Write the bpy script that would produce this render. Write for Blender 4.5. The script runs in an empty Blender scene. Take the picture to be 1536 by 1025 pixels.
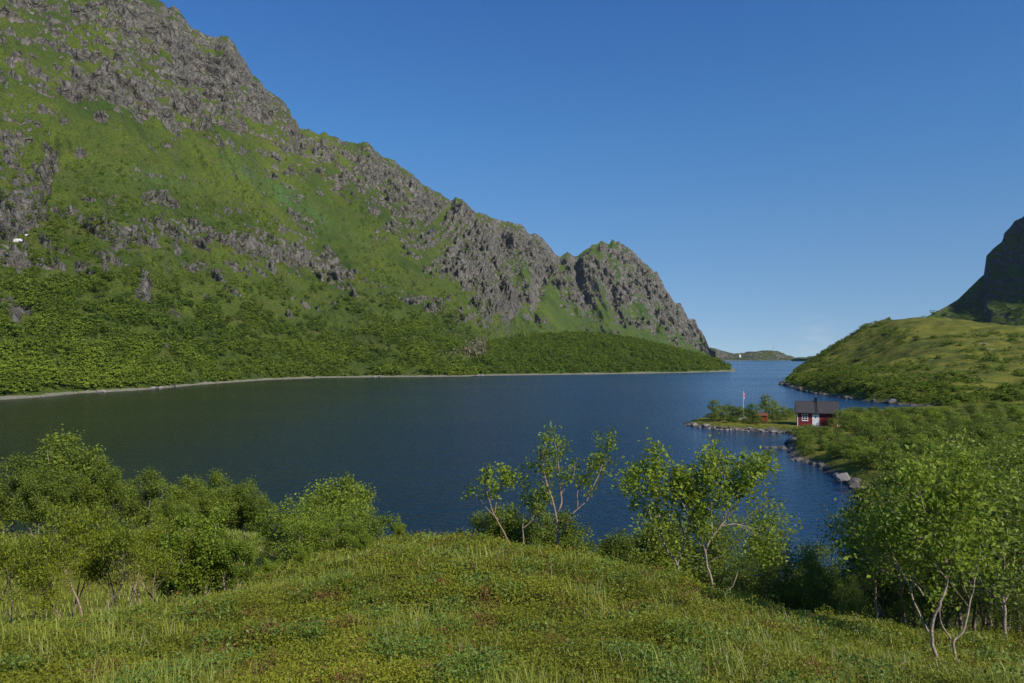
import bpy, math, random
import numpy as np
from mathutils import Vector

R = math.radians
rng = np.random.default_rng(7)
random.seed(7)
scene = bpy.context.scene
COL = scene.collection

# ------------------------------------------------------------------ camera
F = 1109.0            # focal length in photograph pixels (26 mm on 36 mm)
CX, CY, HOR = 768.0, 512.5, 533.0
CAMZ = 15.0
PITCH = math.atan((HOR - CY) / F)
cam_d = bpy.data.cameras.new('camera'); cam = bpy.data.objects.new('camera', cam_d); COL.objects.link(cam)
cam_d.sensor_width = 36.0; cam_d.lens = 26.0; cam_d.clip_start = 0.1; cam_d.clip_end = 30000
cam.location = (0, 0, CAMZ); cam.rotation_euler = (math.pi / 2 + PITCH, 0, 0)
scene.camera = cam

def P(px, py, Y):
    """world point on the sight line of a photograph pixel at forward depth Y"""
    a = (CY - py) / F
    cp, sp = math.cos(PITCH), math.sin(PITCH)
    fy = cp - a * sp; fz = sp + a * cp
    k = Y / fy
    return ((px - CX) / F * k, Y, CAMZ + fz * k)

def proj(x, y, z):
    cp, sp = math.cos(PITCH), math.sin(PITCH)
    dz = z - CAMZ
    fwd = y * cp + dz * sp; up = -y * sp + dz * cp
    return CX + F * x / fwd, CY - F * up / fwd

# ------------------------------------------------------------------ noise
_g = np.random.default_rng(11)
_perm = np.concatenate([_g.permutation(256)] * 3)
_grad = _g.normal(size=(256, 3)); _grad /= np.linalg.norm(_grad, axis=1)[:, None]
def perlin(x, y, z=0.0):
    x, y, z = np.broadcast_arrays(np.asarray(x, float), np.asarray(y, float), np.asarray(z, float))
    xi, yi, zi = np.floor(x).astype(np.int64), np.floor(y).astype(np.int64), np.floor(z).astype(np.int64)
    xf, yf, zf = x - xi, y - yi, z - zi
    u, v, w = [t * t * t * (t * (t * 6 - 15) + 10) for t in (xf, yf, zf)]
    xi &= 255; yi &= 255; zi &= 255
    out = 0
    for dx in (0, 1):
        for dy in (0, 1):
            for dz in (0, 1):
                h = _perm[_perm[_perm[(xi + dx) & 255] + ((yi + dy) & 255)] + ((zi + dz) & 255)]
                g = _grad[h]
                d = g[..., 0] * (xf - dx) + g[..., 1] * (yf - dy) + g[..., 2] * (zf - dz)
                out = out + d * (u if dx else 1 - u) * (v if dy else 1 - v) * (w if dz else 1 - w)
    return out * 1.6
def fbm(x, y, z=0.0, o=4, g=0.5):
    s, a = 0, 1.0
    for i in range(o):
        s = s + a * perlin(np.asarray(x) * 2 ** i + 13.7 * i, np.asarray(y) * 2 ** i - 7.3 * i, np.asarray(z) * 2 ** i + 3.1 * i); a *= g
    return s
def ridged(x, y, z=0.0, o=4, g=0.5):
    s, a = 0, 1.0
    for i in range(o):
        s = s + a * (1 - 2 * np.abs(perlin(np.asarray(x) * 2 ** i + 5.7 * i, np.asarray(y) * 2 ** i + 9.3 * i, np.asarray(z) * 2 ** i))); a *= g
    return s
def sstep(a, b, x):
    t = np.clip((np.asarray(x, float) - a) / (b - a), 0, 1); return t * t * (3 - 2 * t)

# ------------------------------------------------------------------ mesh helpers
def mesh_np(name, V, quads=None, tris=None, mat=None, attrs=None, smooth=True, fmat=None):
    V = np.asarray(V, np.float32)
    me = bpy.data.meshes.new(name)
    q = np.zeros((0, 4), np.int32) if quads is None else np.asarray(quads, np.int32).reshape(-1, 4)
    t = np.zeros((0, 3), np.int32) if tris is None else np.asarray(tris, np.int32).reshape(-1, 3)
    me.vertices.add(len(V)); me.vertices.foreach_set('co', V.ravel())
    me.loops.add(q.size + t.size)
    me.loops.foreach_set('vertex_index', np.concatenate([q.ravel(), t.ravel()]).astype(np.int32))
    me.polygons.add(len(q) + len(t))
    st = np.concatenate([np.arange(len(q)) * 4, q.size + np.arange(len(t)) * 3]).astype(np.int32)
    me.polygons.foreach_set('loop_start', st)
    me.polygons.foreach_set('use_smooth', np.full(len(q) + len(t), smooth))
    me.update(calc_edges=True)
    for m in (mat if isinstance(mat, (list, tuple)) else [mat]):
        if m: me.materials.append(m)
    if fmat is not None: me.polygons.foreach_set('material_index', np.asarray(fmat, np.int32))
    for k, a in (attrs or {}).items():
        at = me.attributes.new(k, 'FLOAT', 'POINT'); at.data.foreach_set('value', np.asarray(a, np.float32).ravel())
    me.validate(); me.update()
    return me
def link(name, me, parent=None, loc=None):
    o = bpy.data.objects.new(name, me); COL.objects.link(o)
    if parent: o.parent = parent
    if loc is not None: o.location = loc
    return o
def tag(o, label=None, cat=None, group=None, kind=None):
    if label: o['label'] = label
    if cat: o['category'] = cat
    if group: o['group'] = group
    if kind: o['kind'] = kind
    return o
def thing(name, label, cat, loc, rz=0, group=None, sc=1):
    o = bpy.data.objects.new(name, None); COL.objects.link(o); o.location = loc; o.rotation_euler = (0, 0, rz)
    o.scale = (sc, sc, sc); o.empty_display_size = 0.2
    return tag(o, label, cat, group)
def grid_faces(nr, nc):
    i = np.arange(nr - 1)[:, None] * nc + np.arange(nc - 1)[None, :]
    return np.stack([i, i + 1, i + nc + 1, i + nc], -1).reshape(-1, 4)

class MB:
    """collects simple shapes into one mesh"""
    def __init__(s): s.v = []; s.f = []
    def box(s, x0, x1, y0, y1, z0, z1):
        b = len(s.v)
        s.v += [(x, y, z) for z in (z0, z1) for y in (y0, y1) for x in (x0, x1)]
        s.f += [[b + k for k in q] for q in ((0, 2, 3, 1), (4, 5, 7, 6), (0, 1, 5, 4), (2, 6, 7, 3), (0, 4, 6, 2), (1, 3, 7, 5))]
        return s
    def poly(s, pts, faces):
        b = len(s.v); s.v += list(pts); s.f += [[b + k for k in f] for f in faces]; return s
    def tube(s, pts, rad, n=8, cap=True):
        pts = [Vector(p) for p in pts]; b = len(s.v)
        for i, p in enumerate(pts):
            d = (pts[min(i + 1, len(pts) - 1)] - pts[max(i - 1, 0)]).normalized()
            a = d.cross(Vector((0.31, 0.95, 0.05))).normalized(); c = d.cross(a)
            for k in range(n):
                t = 2 * math.pi * k / n
                s.v.append(tuple(p + (a * math.cos(t) + c * math.sin(t)) * rad[i]))
        for i in range(len(pts) - 1):
            for k in range(n):
                s.f.append([b + i * n + k, b + i * n + (k + 1) % n, b + (i + 1) * n + (k + 1) % n, b + (i + 1) * n + k])
        if cap:
            s.f.append([b + k for k in range(n)][::-1]); s.f.append([b + (len(pts) - 1) * n + k for k in range(n)])
        return s
    def mesh(s, name, mat, smooth=False, bevel=0):
        me = bpy.data.meshes.new(name); me.from_pydata(s.v, [], s.f)
        me.materials.append(mat); me.update()
        if smooth: me.polygons.foreach_set('use_smooth', [True] * len(me.polygons))
        return me
    def build(s, name, mat, parent=None, smooth=False, bevel=0.0):
        o = link(name, s.mesh(name, mat, smooth), parent)
        if bevel:
            m = o.modifiers.new('bevel', 'BEVEL'); m.width = bevel; m.segments = 2
        return o

# ------------------------------------------------------------------ materials
def new_mat(name):
    m = bpy.data.materials.new(name); m.use_nodes = True
    nt = m.node_tree; b = nt.nodes['Principled BSDF']
    return m, nt, b
def N(nt, t, **kw):
    n = nt.nodes.new(t)
    for k, v in kw.items(): setattr(n, k, v)
    return n
def L(nt, a, b): nt.links.new(a, b)
def noise(nt, vec, scale, detail=4, rough=0.55, dist=0.0):
    n = N(nt, 'ShaderNodeTexNoise'); n.inputs['Scale'].default_value = scale; n.inputs['Detail'].default_value = detail
    n.inputs['Roughness'].default_value = rough; n.inputs['Distortion'].default_value = dist
    if vec is not None: L(nt, vec, n.inputs['Vector'])
    return n.outputs['Fac']
def ramp(nt, fac, stops):
    r = N(nt, 'ShaderNodeValToRGB'); e = r.color_ramp.elements
    while len(e) < len(stops): e.new(0.5)
    for i, (p, c) in enumerate(stops):
        e[i].position = p; e[i].color = (c[0], c[1], c[2], 1) if not isinstance(c, (int, float)) else (c, c, c, 1)
    L(nt, fac, r.inputs['Fac']); return r.outputs['Color']
def mix(nt, fac, a, b):
    m = N(nt, 'ShaderNodeMix', data_type='RGBA')
    for s, v in ((m.inputs[0], fac), (m.inputs[6], a), (m.inputs[7], b)):
        if isinstance(v, bpy.types.NodeSocket): L(nt, v, s)
        elif isinstance(v, (tuple, list)): s.default_value = (*v[:3], 1)
        else: s.default_value = v
    return m.outputs[2]
def mth(nt, op, a, b=0.0, c=0.0, clamp=False):
    m = N(nt, 'ShaderNodeMath', operation=op); m.use_clamp = clamp
    for s, v in zip(m.inputs, (a, b, c)):
        if isinstance(v, bpy.types.NodeSocket): L(nt, v, s)
        else: s.default_value = v
    return m.outputs[0]
def attr(nt, name):
    a = N(nt, 'ShaderNodeAttribute'); a.attribute_name = name; return a.outputs['Fac']
def pos(nt): return N(nt, 'ShaderNodeNewGeometry').outputs['Position']
def mapping(nt, vec, scale=(1, 1, 1), rot=(0, 0, 0)):
    m = N(nt, 'ShaderNodeMapping'); m.inputs['Scale'].default_value = scale; m.inputs['Rotation'].default_value = rot
    L(nt, vec, m.inputs['Vector']); return m.outputs[0]
def bump(nt, b, h, strength, dist):
    n = N(nt, 'ShaderNodeBump'); n.inputs['Strength'].default_value = strength; n.inputs['Distance'].default_value = dist
    L(nt, h, n.inputs['Height']); L(nt, n.outputs[0], b.inputs['Normal']); return n

def simple(name, col, rough=0.7, var=0.15, scale=3, metal=0):
    m, nt, b = new_mat(name)
    n = noise(nt, N(nt, 'ShaderNodeTexCoord').outputs['Object'], scale, 5)
    L(nt, mix(nt, n, tuple(c * (1 - var) for c in col), tuple(min(1, c * (1 + var)) for c in col)), b.inputs['Base Color'])
    b.inputs['Roughness'].default_value = rough; b.inputs['Metallic'].default_value = metal
    return m

def leaf_mat(name, dark, light, extra=None, trans=0.35, rough=0.5, spec=0.3, vary=0.35):
    """leaf colour runs dark..light with the 'tint' attribute; light passes through the leaf"""
    m, nt, b = new_mat(name)
    t = attr(nt, 'tint')
    oi = N(nt, 'ShaderNodeObjectInfo').outputs['Random']
    t2 = mth(nt, 'ADD', t, mth(nt, 'MULTIPLY', mth(nt, 'SUBTRACT', oi, 0.5), vary), clamp=True)
    stops = [(0.0, dark), (0.85, light)]
    if extra: stops += [(0.97, extra)]
    c = ramp(nt, t2, stops)
    L(nt, c, b.inputs['Base Color']); b.inputs['Roughness'].default_value = rough
    b.inputs['Specular IOR Level'].default_value = spec
    tr = N(nt, 'ShaderNodeBsdfTranslucent')
    L(nt, mix(nt, 0.5, c, tuple(min(1, v * 1.35) for v in light)), tr.inputs['Color'])
    ms = N(nt, 'ShaderNodeMixShader'); ms.inputs[0].default_value = trans
    L(nt, b.outputs[0], ms.inputs[1]); L(nt, tr.outputs[0], ms.inputs[2])
    L(nt, ms.outputs[0], nt.nodes['Material Output'].inputs['Surface'])
    return m

M = {}
M['birch_leaf'] = leaf_mat('birch_leaf', (0.055, 0.085, 0.012), (0.23, 0.29, 0.032))
M['bright_leaf'] = leaf_mat('bright_leaf', (0.07, 0.12, 0.012), (0.30, 0.38, 0.035), trans=0.42)
M['rowan_leaf'] = leaf_mat('rowan_leaf', (0.07, 0.105, 0.009), (0.29, 0.33, 0.022), trans=0.4)
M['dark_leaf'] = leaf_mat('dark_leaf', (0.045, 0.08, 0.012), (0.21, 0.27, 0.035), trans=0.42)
M['far_leaf'] = leaf_mat('far_leaf', (0.034, 0.074, 0.012), (0.22, 0.285, 0.032), trans=0.3, rough=0.8, spec=0.1, vary=0)
M['heath_leaf'] = leaf_mat('heath_leaf', (0.085, 0.108, 0.011), (0.34, 0.35, 0.027), (0.22, 0.10, 0.045), trans=0.4, vary=0)
M['grass_blade'] = leaf_mat('grass_blade', (0.10, 0.14, 0.014), (0.38, 0.42, 0.06), (0.46, 0.43, 0.24), trans=0.35, vary=0)
M['dead_tree'] = leaf_mat('dead_tree', (0.10, 0.12, 0.05), (0.24, 0.22, 0.12), trans=0.15, rough=0.9, spec=0.1)

def bark(name, a, b_, patch):
    m, nt, b = new_mat(name)
    o = N(nt, 'ShaderNodeTexCoord').outputs['Object']
    n1 = noise(nt, mapping(nt, o, (1, 1, 3)), 9, 5, 0.7); n2 = noise(nt, mapping(nt, o, (1, 1, 6)), 22, 3)
    c = mix(nt, ramp(nt, n1, [(0.35, 0), (0.65, 1)]), a, b_)
    c = mix(nt, ramp(nt, n2, [(0.58, 0), (0.66, 1)]), c, patch)
    L(nt, c, b.inputs['Base Color']); b.inputs['Roughness'].default_value = 0.85
    bump(nt, b, n2, 0.5, 0.01)
    return m
M['birch_bark'] = bark('birch_bark', (0.22, 0.165, 0.125), (0.42, 0.34, 0.26), (0.06, 0.045, 0.035))
M['rowan_bark'] = bark('rowan_bark', (0.22, 0.15, 0.11), (0.40, 0.29, 0.21), (0.10, 0.07, 0.055))
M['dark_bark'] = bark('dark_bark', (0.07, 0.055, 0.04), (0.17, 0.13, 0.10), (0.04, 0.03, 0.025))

def rock_mat(name, dark, light, scale=1.0, moss=0.0):
    m, nt, b = new_mat(name); p = N(nt, 'ShaderNodeTexCoord').outputs['Object']
    n = noise(nt, p, 1.3 * scale, 8, 0.65); n2 = noise(nt, mapping(nt, p, (1, 1, 3)), 5 * scale, 6, 0.7)
    c = ramp(nt, mth(nt, 'MULTIPLY_ADD', n2, 0.5, mth(nt, 'MULTIPLY', n, 0.5)), [(0.35, dark), (0.62, light)])
    L(nt, c, b.inputs['Base Color']); b.inputs['Roughness'].default_value = 0.9
    bump(nt, b, n2, 0.8, 0.12 / scale)
    return m
M['rock'] = rock_mat('rock', (0.10, 0.09, 0.08), (0.34, 0.31, 0.28), 1.6)
M['dark_rock'] = rock_mat('dark_rock', (0.04, 0.038, 0.03), (0.17, 0.155, 0.13), 1.6)

def mountain_mat(name, g0, g1, r0, r1, fine=1.0, pale=(0.33, 0.305, 0.275)):
    m, nt, b = new_mat(name); p = pos(nt)
    rock = attr(nt, 'rock'); tone = attr(nt, 'tone')
    warp = mapping(nt, p, (1, 1, 0.55), (0.25, 0.35, 0))
    n1 = noise(nt, warp, 0.035 * fine, 9, 0.66, 0.4)
    n2 = noise(nt, mapping(nt, p, (1, 1, 0.8), (0.3, 0.3, 0.2)), 0.13 * fine, 8, 0.7)
    n3 = noise(nt, p, 0.6 * fine, 5, 0.6)
    n4 = noise(nt, mapping(nt, p, (1, 1, 0.6)), 0.012 * fine, 5, 0.6)
    # shader noise decides where the thin turf gives way to rock
    k = mth(nt, 'ADD', rock, mth(nt, 'MULTIPLY', mth(nt, 'SUBTRACT', n1, 0.5), 1.2))
    k = mth(nt, 'ADD', k, mth(nt, 'MULTIPLY', mth(nt, 'SUBTRACT', n2, 0.5), 1.5))
    nz_ = N(nt, 'ShaderNodeSeparateXYZ'); L(nt, N(nt, 'ShaderNodeNewGeometry').outputs['Normal'], nz_.inputs[0])
    k = mth(nt, 'ADD', k, mth(nt, 'MULTIPLY', mth(nt, 'SUBTRACT', 0.66, nz_.outputs[2]), 1.25))     # turf holds on ledges, steep faces stay bare
    k = ramp(nt, k, [(0.46, 0), (0.55, 1)])
    vo = N(nt, 'ShaderNodeTexVoronoi'); vo.feature = 'DISTANCE_TO_EDGE'; vo.inputs['Scale'].default_value = 0.085 * fine
    wv = N(nt, 'ShaderNodeVectorMath', operation='MULTIPLY_ADD'); nc = N(nt, 'ShaderNodeTexNoise'); nc.inputs['Scale'].default_value = 0.06 * fine; nc.inputs['Detail'].default_value = 5
    L(nt, p, nc.inputs['Vector']); L(nt, nc.outputs['Color'], wv.inputs[0]); wv.inputs[1].default_value = (16 / fine,) * 3; L(nt, mapping(nt, p, (1, 1, 0.45), (0.2, 0.45, 0)), wv.inputs[2])
    L(nt, wv.outputs[0], vo.inputs['Vector'])
    crack = ramp(nt, vo.outputs['Distance'], [(0.0, 1), (0.09, 0)])
    grass = mix(nt, ramp(nt, n4, [(0.35, 0), (0.65, 1)]), g0, g1)
    n5 = noise(nt, mapping(nt, p, (1, 1, 1.5)), 0.03 * fine, 6, 0.65)
    grass = mix(nt, ramp(nt, n5, [(0.52, 0), (0.68, 0.6)]), grass, (0.12, 0.115, 0.035))
    grass = mix(nt, mth(nt, 'MULTIPLY', tone, ramp(nt, n1, [(0.4, 0.2), (0.6, 1)])), grass, (0.075, 0.15, 0.045))
    grass = mix(nt, ramp(nt, n3, [(0.46, 0), (0.62, 0.75)]), grass, tuple(v * 0.5 for v in g0))
    rk = mix(nt, ramp(nt, n2, [(0.36, 0), (0.62, 1)]), r0, r1)
    rk = mix(nt, ramp(nt, n3, [(0.52, 0), (0.75, 0.6)]), rk, pale)
    rk = mix(nt, ramp(nt, n1, [(0.50, 0), (0.62, 0.35)]), rk, (0.11, 0.12, 0.05))
    rk = mix(nt, mth(nt, 'MULTIPLY', crack, 0.4), rk, tuple(v * 0.45 for v in r0))
    c = mix(nt, k, grass, rk)
    # pale pebbles just above the water line
    z = N(nt, 'ShaderNodeSeparateXYZ'); L(nt, p, z.inputs[0])
    zz = mth(nt, 'ADD', z.outputs[2], mth(nt, 'MULTIPLY', mth(nt, 'SUBTRACT', noise(nt, p, 0.05, 3), 0.5), 2.2))
    c = mix(nt, ramp(nt, mth(nt, 'MULTIPLY', zz, 0.3), [(0.21, 1), (0.29, 0)]), c, (0.23, 0.22, 0.16))
    L(nt, c, b.inputs['Base Color']); b.inputs['Roughness'].default_value = 0.95
    b.inputs['Specular IOR Level'].default_value = 0.15
    h = mth(nt, 'ADD', mth(nt, 'MULTIPLY', n2, mth(nt, 'MULTIPLY_ADD', k, 1.0, 0.25)), mth(nt, 'MULTIPLY', n3, 0.3))
    h = mth(nt, 'SUBTRACT', h, mth(nt, 'MULTIPLY', mth(nt, 'MULTIPLY', crack, k), 0.5))
    bump(nt, b, h, 1.0, 5.0 / fine)
    return m
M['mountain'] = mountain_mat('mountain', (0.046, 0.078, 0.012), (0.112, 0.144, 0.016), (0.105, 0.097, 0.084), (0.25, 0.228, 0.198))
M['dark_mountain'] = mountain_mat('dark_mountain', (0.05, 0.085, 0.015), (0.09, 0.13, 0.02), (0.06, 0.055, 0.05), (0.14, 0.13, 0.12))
M['wood_floor'] = mountain_mat('wood_floor', (0.045, 0.085, 0.012), (0.085, 0.13, 0.015), (0.08, 0.07, 0.065), (0.2, 0.18, 0.17), 2.0)

def ground_mat():
    m, nt, b = new_mat('turf'); p = pos(nt)
    heath = attr(nt, 'heath'); bare = attr(nt, 'bare')
    n1 = noise(nt, p, 0.07, 6, 0.6); n2 = noise(nt, p, 0.9, 6, 0.65); n3 = noise(nt, p, 9, 5, 0.7)
    streak = noise(nt, mapping(nt, p, (0.35, 1.2, 2.5)), 0.11, 6, 0.6)
    g = mix(nt, ramp(nt, n1, [(0.35, 0), (0.65, 1)]), (0.115, 0.130, 0.018), (0.20, 0.19, 0.028))
    g = mix(nt, ramp(nt, streak, [(0.47, 0), (0.6, 0.8)]), g, (0.055, 0.075, 0.012))
    g = mix(nt, ramp(nt, n2, [(0.45, 0), (0.75, 0.6)]), g, (0.06, 0.065, 0.015))
    near = mix(nt, ramp(nt, n2, [(0.35, 0), (0.65, 1)]), (0.04, 0.05, 0.012), (0.10, 0.11, 0.016))
    near = mix(nt, ramp(nt, n3, [(0.45, 0), (0.65, 0.7)]), near, (0.06, 0.04, 0.02))
    c = mix(nt, heath, g, near)
    k = mth(nt, 'ADD', bare, mth(nt, 'MULTIPLY', mth(nt, 'SUBTRACT', noise(nt, mapping(nt, p, (1, 1.6, 2)), 0.12, 6, 0.7), 0.5), 1.6))
    c = mix(nt, ramp(nt, k, [(0.5, 0), (0.6, 0.8)]), c, (0.25, 0.22, 0.15))
    z = N(nt, 'ShaderNodeSeparateXYZ'); L(nt, p, z.inputs[0])
    zz = mth(nt, 'ADD', z.outputs[2], mth(nt, 'MULTIPLY', mth(nt, 'SUBTRACT', n2, 0.5), 0.8))
    c = mix(nt, ramp(nt, zz, [(0.38, 1), (0.55, 0)]), c, (0.13, 0.115, 0.085))
    L(nt, c, b.inputs['Base Color']); b.inputs['Roughness'].default_value = 0.95
    b.inputs['Specular IOR Level'].default_value = 0.12
    bump(nt, b, mth(nt, 'ADD', mth(nt, 'MULTIPLY', n2, 1.0), mth(nt, 'MULTIPLY', n3, 0.12)), 0.8, 0.6)
    return m
M['turf'] = ground_mat()

def water_mat():
    m, nt, b = new_mat('water'); p = pos(nt)
    patch = noise(nt, mapping(nt, p, (0.5, 1.0, 1)), 0.012, 4, 0.55)
    w1 = noise(nt, mapping(nt, p, (0.6, 1.35, 1), (0, 0, 0.18)), 1.1, 3, 0.55, 0.3)
    w2 = noise(nt, mapping(nt, p, (0.55, 1.3, 1), (0, 0, -0.25)), 0.34, 3, 0.5, 0.2)
    w3 = noise(nt, mapping(nt, p, (1, 1.5, 1), (0, 0, 0.1)), 4.5, 2, 0.5)
    h = mth(nt, 'ADD', mth(nt, 'MULTIPLY', w1, 0.42), mth(nt, 'ADD', mth(nt, 'MULTIPLY', w2, 0.35), mth(nt, 'MULTIPLY', w3, 0.05)))
    # sheltered water by the cabin and the far left shore lies calmer
    calm = attr(nt, 'calm')
    amp = mth(nt, 'MULTIPLY', mth(nt, 'SUBTRACT', 1.0, mth(nt, 'MULTIPLY', calm, 0.85)), ramp(nt, patch, [(0.3, 0.55), (0.65, 1.0)]))
    n = bump(nt, b, mth(nt, 'MULTIPLY', h, amp), 1.0, 1.0)
    L(nt, mth(nt, 'MULTIPLY_ADD', calm, -0.08, mth(nt, 'MULTIPLY_ADD', patch, 0.12, 0.12)), b.inputs['Roughness'])
    # mountain and sky reflections painted into the base colour: green left, blue right
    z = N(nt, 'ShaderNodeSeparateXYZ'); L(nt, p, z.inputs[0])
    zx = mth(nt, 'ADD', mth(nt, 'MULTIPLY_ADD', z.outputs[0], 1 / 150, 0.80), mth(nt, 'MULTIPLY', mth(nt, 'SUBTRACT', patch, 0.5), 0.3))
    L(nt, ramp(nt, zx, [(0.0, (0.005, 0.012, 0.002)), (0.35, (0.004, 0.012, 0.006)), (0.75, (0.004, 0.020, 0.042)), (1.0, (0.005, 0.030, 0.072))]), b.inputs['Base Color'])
    b.inputs['IOR'].default_value = 1.36
    return m
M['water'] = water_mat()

# ------------------------------------------------------------------ light
SUN_AZ, SUN_EL = R(138), R(37)      # azimuth clockwise from the view direction
sd = bpy.data.lights.new('sun', 'SUN'); so = bpy.data.objects.new('sun', sd); COL.objects.link(so)
sd.energy = 4.3; sd.angle = R(0.53); sd.color = (1.0, 0.93, 0.82)
sv = Vector((math.sin(SUN_AZ) * math.cos(SUN_EL), math.cos(SUN_AZ) * math.cos(SUN_EL), math.sin(SUN_EL)))
so.rotation_euler = sv.to_track_quat('Z', 'Y').to_euler(); so.location = (30, -20, 60)
w = bpy.data.worlds.new('World'); scene.world = w; w.use_nodes = True
wn = w.node_tree; bg = wn.nodes['Background']
sky = wn.nodes.new('ShaderNodeTexSky'); sky.sky_type = 'NISHITA'; sky.sun_disc = False
sky.sun_elevation = SUN_EL; sky.sun_rotation = SUN_AZ; sky.altitude = 0; sky.air_density = 1.0; sky.dust_density = 0.0; sky.ozone_density = 2.2
tc_ = wn.nodes.new('ShaderNodeTexCoord'); vm_ = wn.nodes.new('ShaderNodeVectorMath'); vm_.operation = 'MULTIPLY_ADD'
vm_.inputs[1].default_value = (1, 1, 0.95); vm_.inputs[2].default_value = (0, 0, 0.11)     # clear dry air: the pale horizon band lies low
wn.links.new(tc_.outputs['Generated'], vm_.inputs[0]); wn.links.new(vm_.outputs[0], sky.inputs[0])
hs_ = wn.nodes.new('ShaderNodeHueSaturation'); hs_.inputs['Saturation'].default_value = 1.3; wn.links.new(sky.outputs[0], hs_.inputs['Color'])
sp_ = wn.nodes.new('ShaderNodeSeparateXYZ'); wn.links.new(tc_.outputs['Generated'], sp_.inputs[0])
tr_ = ramp(wn, sp_.outputs[2], [(0.0, (0.90, 0.76, 0.74)), (0.10, (0.88, 0.80, 0.80)), (0.28, (0.74, 0.86, 0.95)), (0.45, (0.64, 0.77, 0.99))])
ml_ = wn.nodes.new('ShaderNodeMix'); ml_.data_type = 'RGBA'; ml_.blend_type = 'MULTIPLY'; ml_.inputs[0].default_value = 1
wn.links.new(hs_.outputs[0], ml_.inputs[6]); wn.links.new(tr_, ml_.inputs[7])
# one faint thin cloud low over the sea
cd_ = wn.nodes.new('ShaderNodeVectorMath'); cd_.operation = 'DISTANCE'; wn.links.new(tc_.outputs['Generated'], cd_.inputs[0])
cd_.inputs[1].default_value = (0.381, 0.924, 0.024)
cn_ = noise(wn, mapping(wn, tc_.outputs['Generated'], (40, 40, 110)), 1.0, 5)
cf_ = mth(wn, 'MULTIPLY', ramp(wn, cd_.outputs['Value'], [(0.0, 1), (0.03, 0)]), ramp(wn, cn_, [(0.42, 0), (0.7, 0.3)]))
cm_ = mix(wn, cf_, ml_.outputs[2], (5.0, 5.2, 6.0))
wn.links.new(cm_, bg.inputs[0]); bg.inputs[1].default_value = 0.12
scene.view_settings.view_transform = 'Standard'; scene.view_settings.look = 'None'
scene.view_settings.exposure = 0.25; scene.view_settings.gamma = 1
scene.cycles.use_denoising = True; scene.cycles.denoising_prefilter = 'NONE'
scene.cycles.max_bounces = 6; scene.cycles.diffuse_bounces = 2; scene.cycles.glossy_bounces = 3
scene.cycles.transmission_bounces = 4; scene.cycles.transparent_max_bounces = 4; scene.cycles.volume_bounces = 0
scene.cycles.caustics_reflective = False

# ------------------------------------------------------------------ ground (knoll, lowland, islet, grassy hill)
def wpt(px, py): 
    x, y, z = P(px, py, 1.0)
    k = CAMZ / (CAMZ - z); return (x * k, k)
shore = [(-300, 75), (-130, 66), (-60, 62), (-30, 58), (-5, 54), (8, 48), (20, 43), (29, 50), (34, 60), (37, 70), (38.5, 80), (39.5, 88),
         (40.3, 95), (41.6, 101), (41.2, 107), (42.5, 113), (45, 119), (47, 126), (52, 134), (53, 141), (52, 145.5), (47, 147), (44.5, 148),
         (42, 149.5), (39.8, 153), (38, 158), (39, 164), (43, 172), (50, 178), (62, 183), (75, 188), (95, 196), (112, 204), (122, 209),
         (120, 217), (117, 231), (115, 244), (116, 262), (119, 300), (128, 335), (136, 372), (150, 410), (190, 500), (287, 756), (420, 1000), (700, 1300),
         (2500, 1300), (2500, -300), (-300, -300)]
shore = np.array(shore, float)
def shore_dist(x, y):
    """signed distance to the shoreline, positive on land"""
    x = np.asarray(x, float); y = np.asarray(y, float)
    d2 = np.full(x.shape, 1e18); inside = np.zeros(x.shape, bool)
    n = len(shore)
    for i in range(n):
        ax, ay = shore[i]; bx, by = shore[(i + 1) % n]
        ex, ey = bx - ax, by - ay
        t = np.clip(((x - ax) * ex + (y - ay) * ey) / (ex * ex + ey * ey), 0, 1)
        d2 = np.minimum(d2, (x - ax - t * ex) ** 2 + (y - ay - t * ey) ** 2)
        c = (ay > y) != (by > y)
        with np.errstate(divide='ignore', invalid='ignore'):
            inside ^= c & (x < (bx - ax) * (y - ay) / (by - ay + 1e-12) + ax)
    return np.sqrt(d2) * np.where(inside, 1, -1)

ctrl = [(0.0, 1.0, 13.42), (-1.0, 0.6, 13.42), (1.0, 0.6, 13.4)]
for c in [(768, 1025, 3.7), (400, 1025, 3.9), (0, 1025, 4.3), (1150, 1025, 4.3), (1536, 1025, 5.6), (-300, 1025, 5.0), (1850, 1025, 6.5),
          (768, 920, 6.6), (400, 950, 6.0), (1100, 960, 6.3), (768, 822, 11.5), (640, 806, 12), (700, 806, 12), (580, 810, 12), (500, 846, 11), (430, 878, 10),
          (300, 905, 9.3), (150, 927, 8.6), (0, 955, 7.8), (-250, 985, 7.5), (840, 832, 12), (900, 846, 12), (960, 862, 11.8), (1020, 880, 11.4),
          (1100, 903, 11), (1200, 920, 10.5), (1300, 938, 10), (1420, 1000, 7.8), (1536, 968, 9.5), (1800, 990, 9.5),
          (0, 925, 15), (-250, 925, 15), (100, 950, 11.5), (-120, 965, 11.5), (240, 930, 12), (200, 900, 17), (380, 862, 17), (400, 812, 23), (300, 806, 27), (100, 806, 27), (-200, 812, 25), (500, 838, 15)]:
    ctrl.append(P(*c))
def az(px, Y, z): ctrl.append(((px - CX) / F * Y, Y, z))
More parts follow.
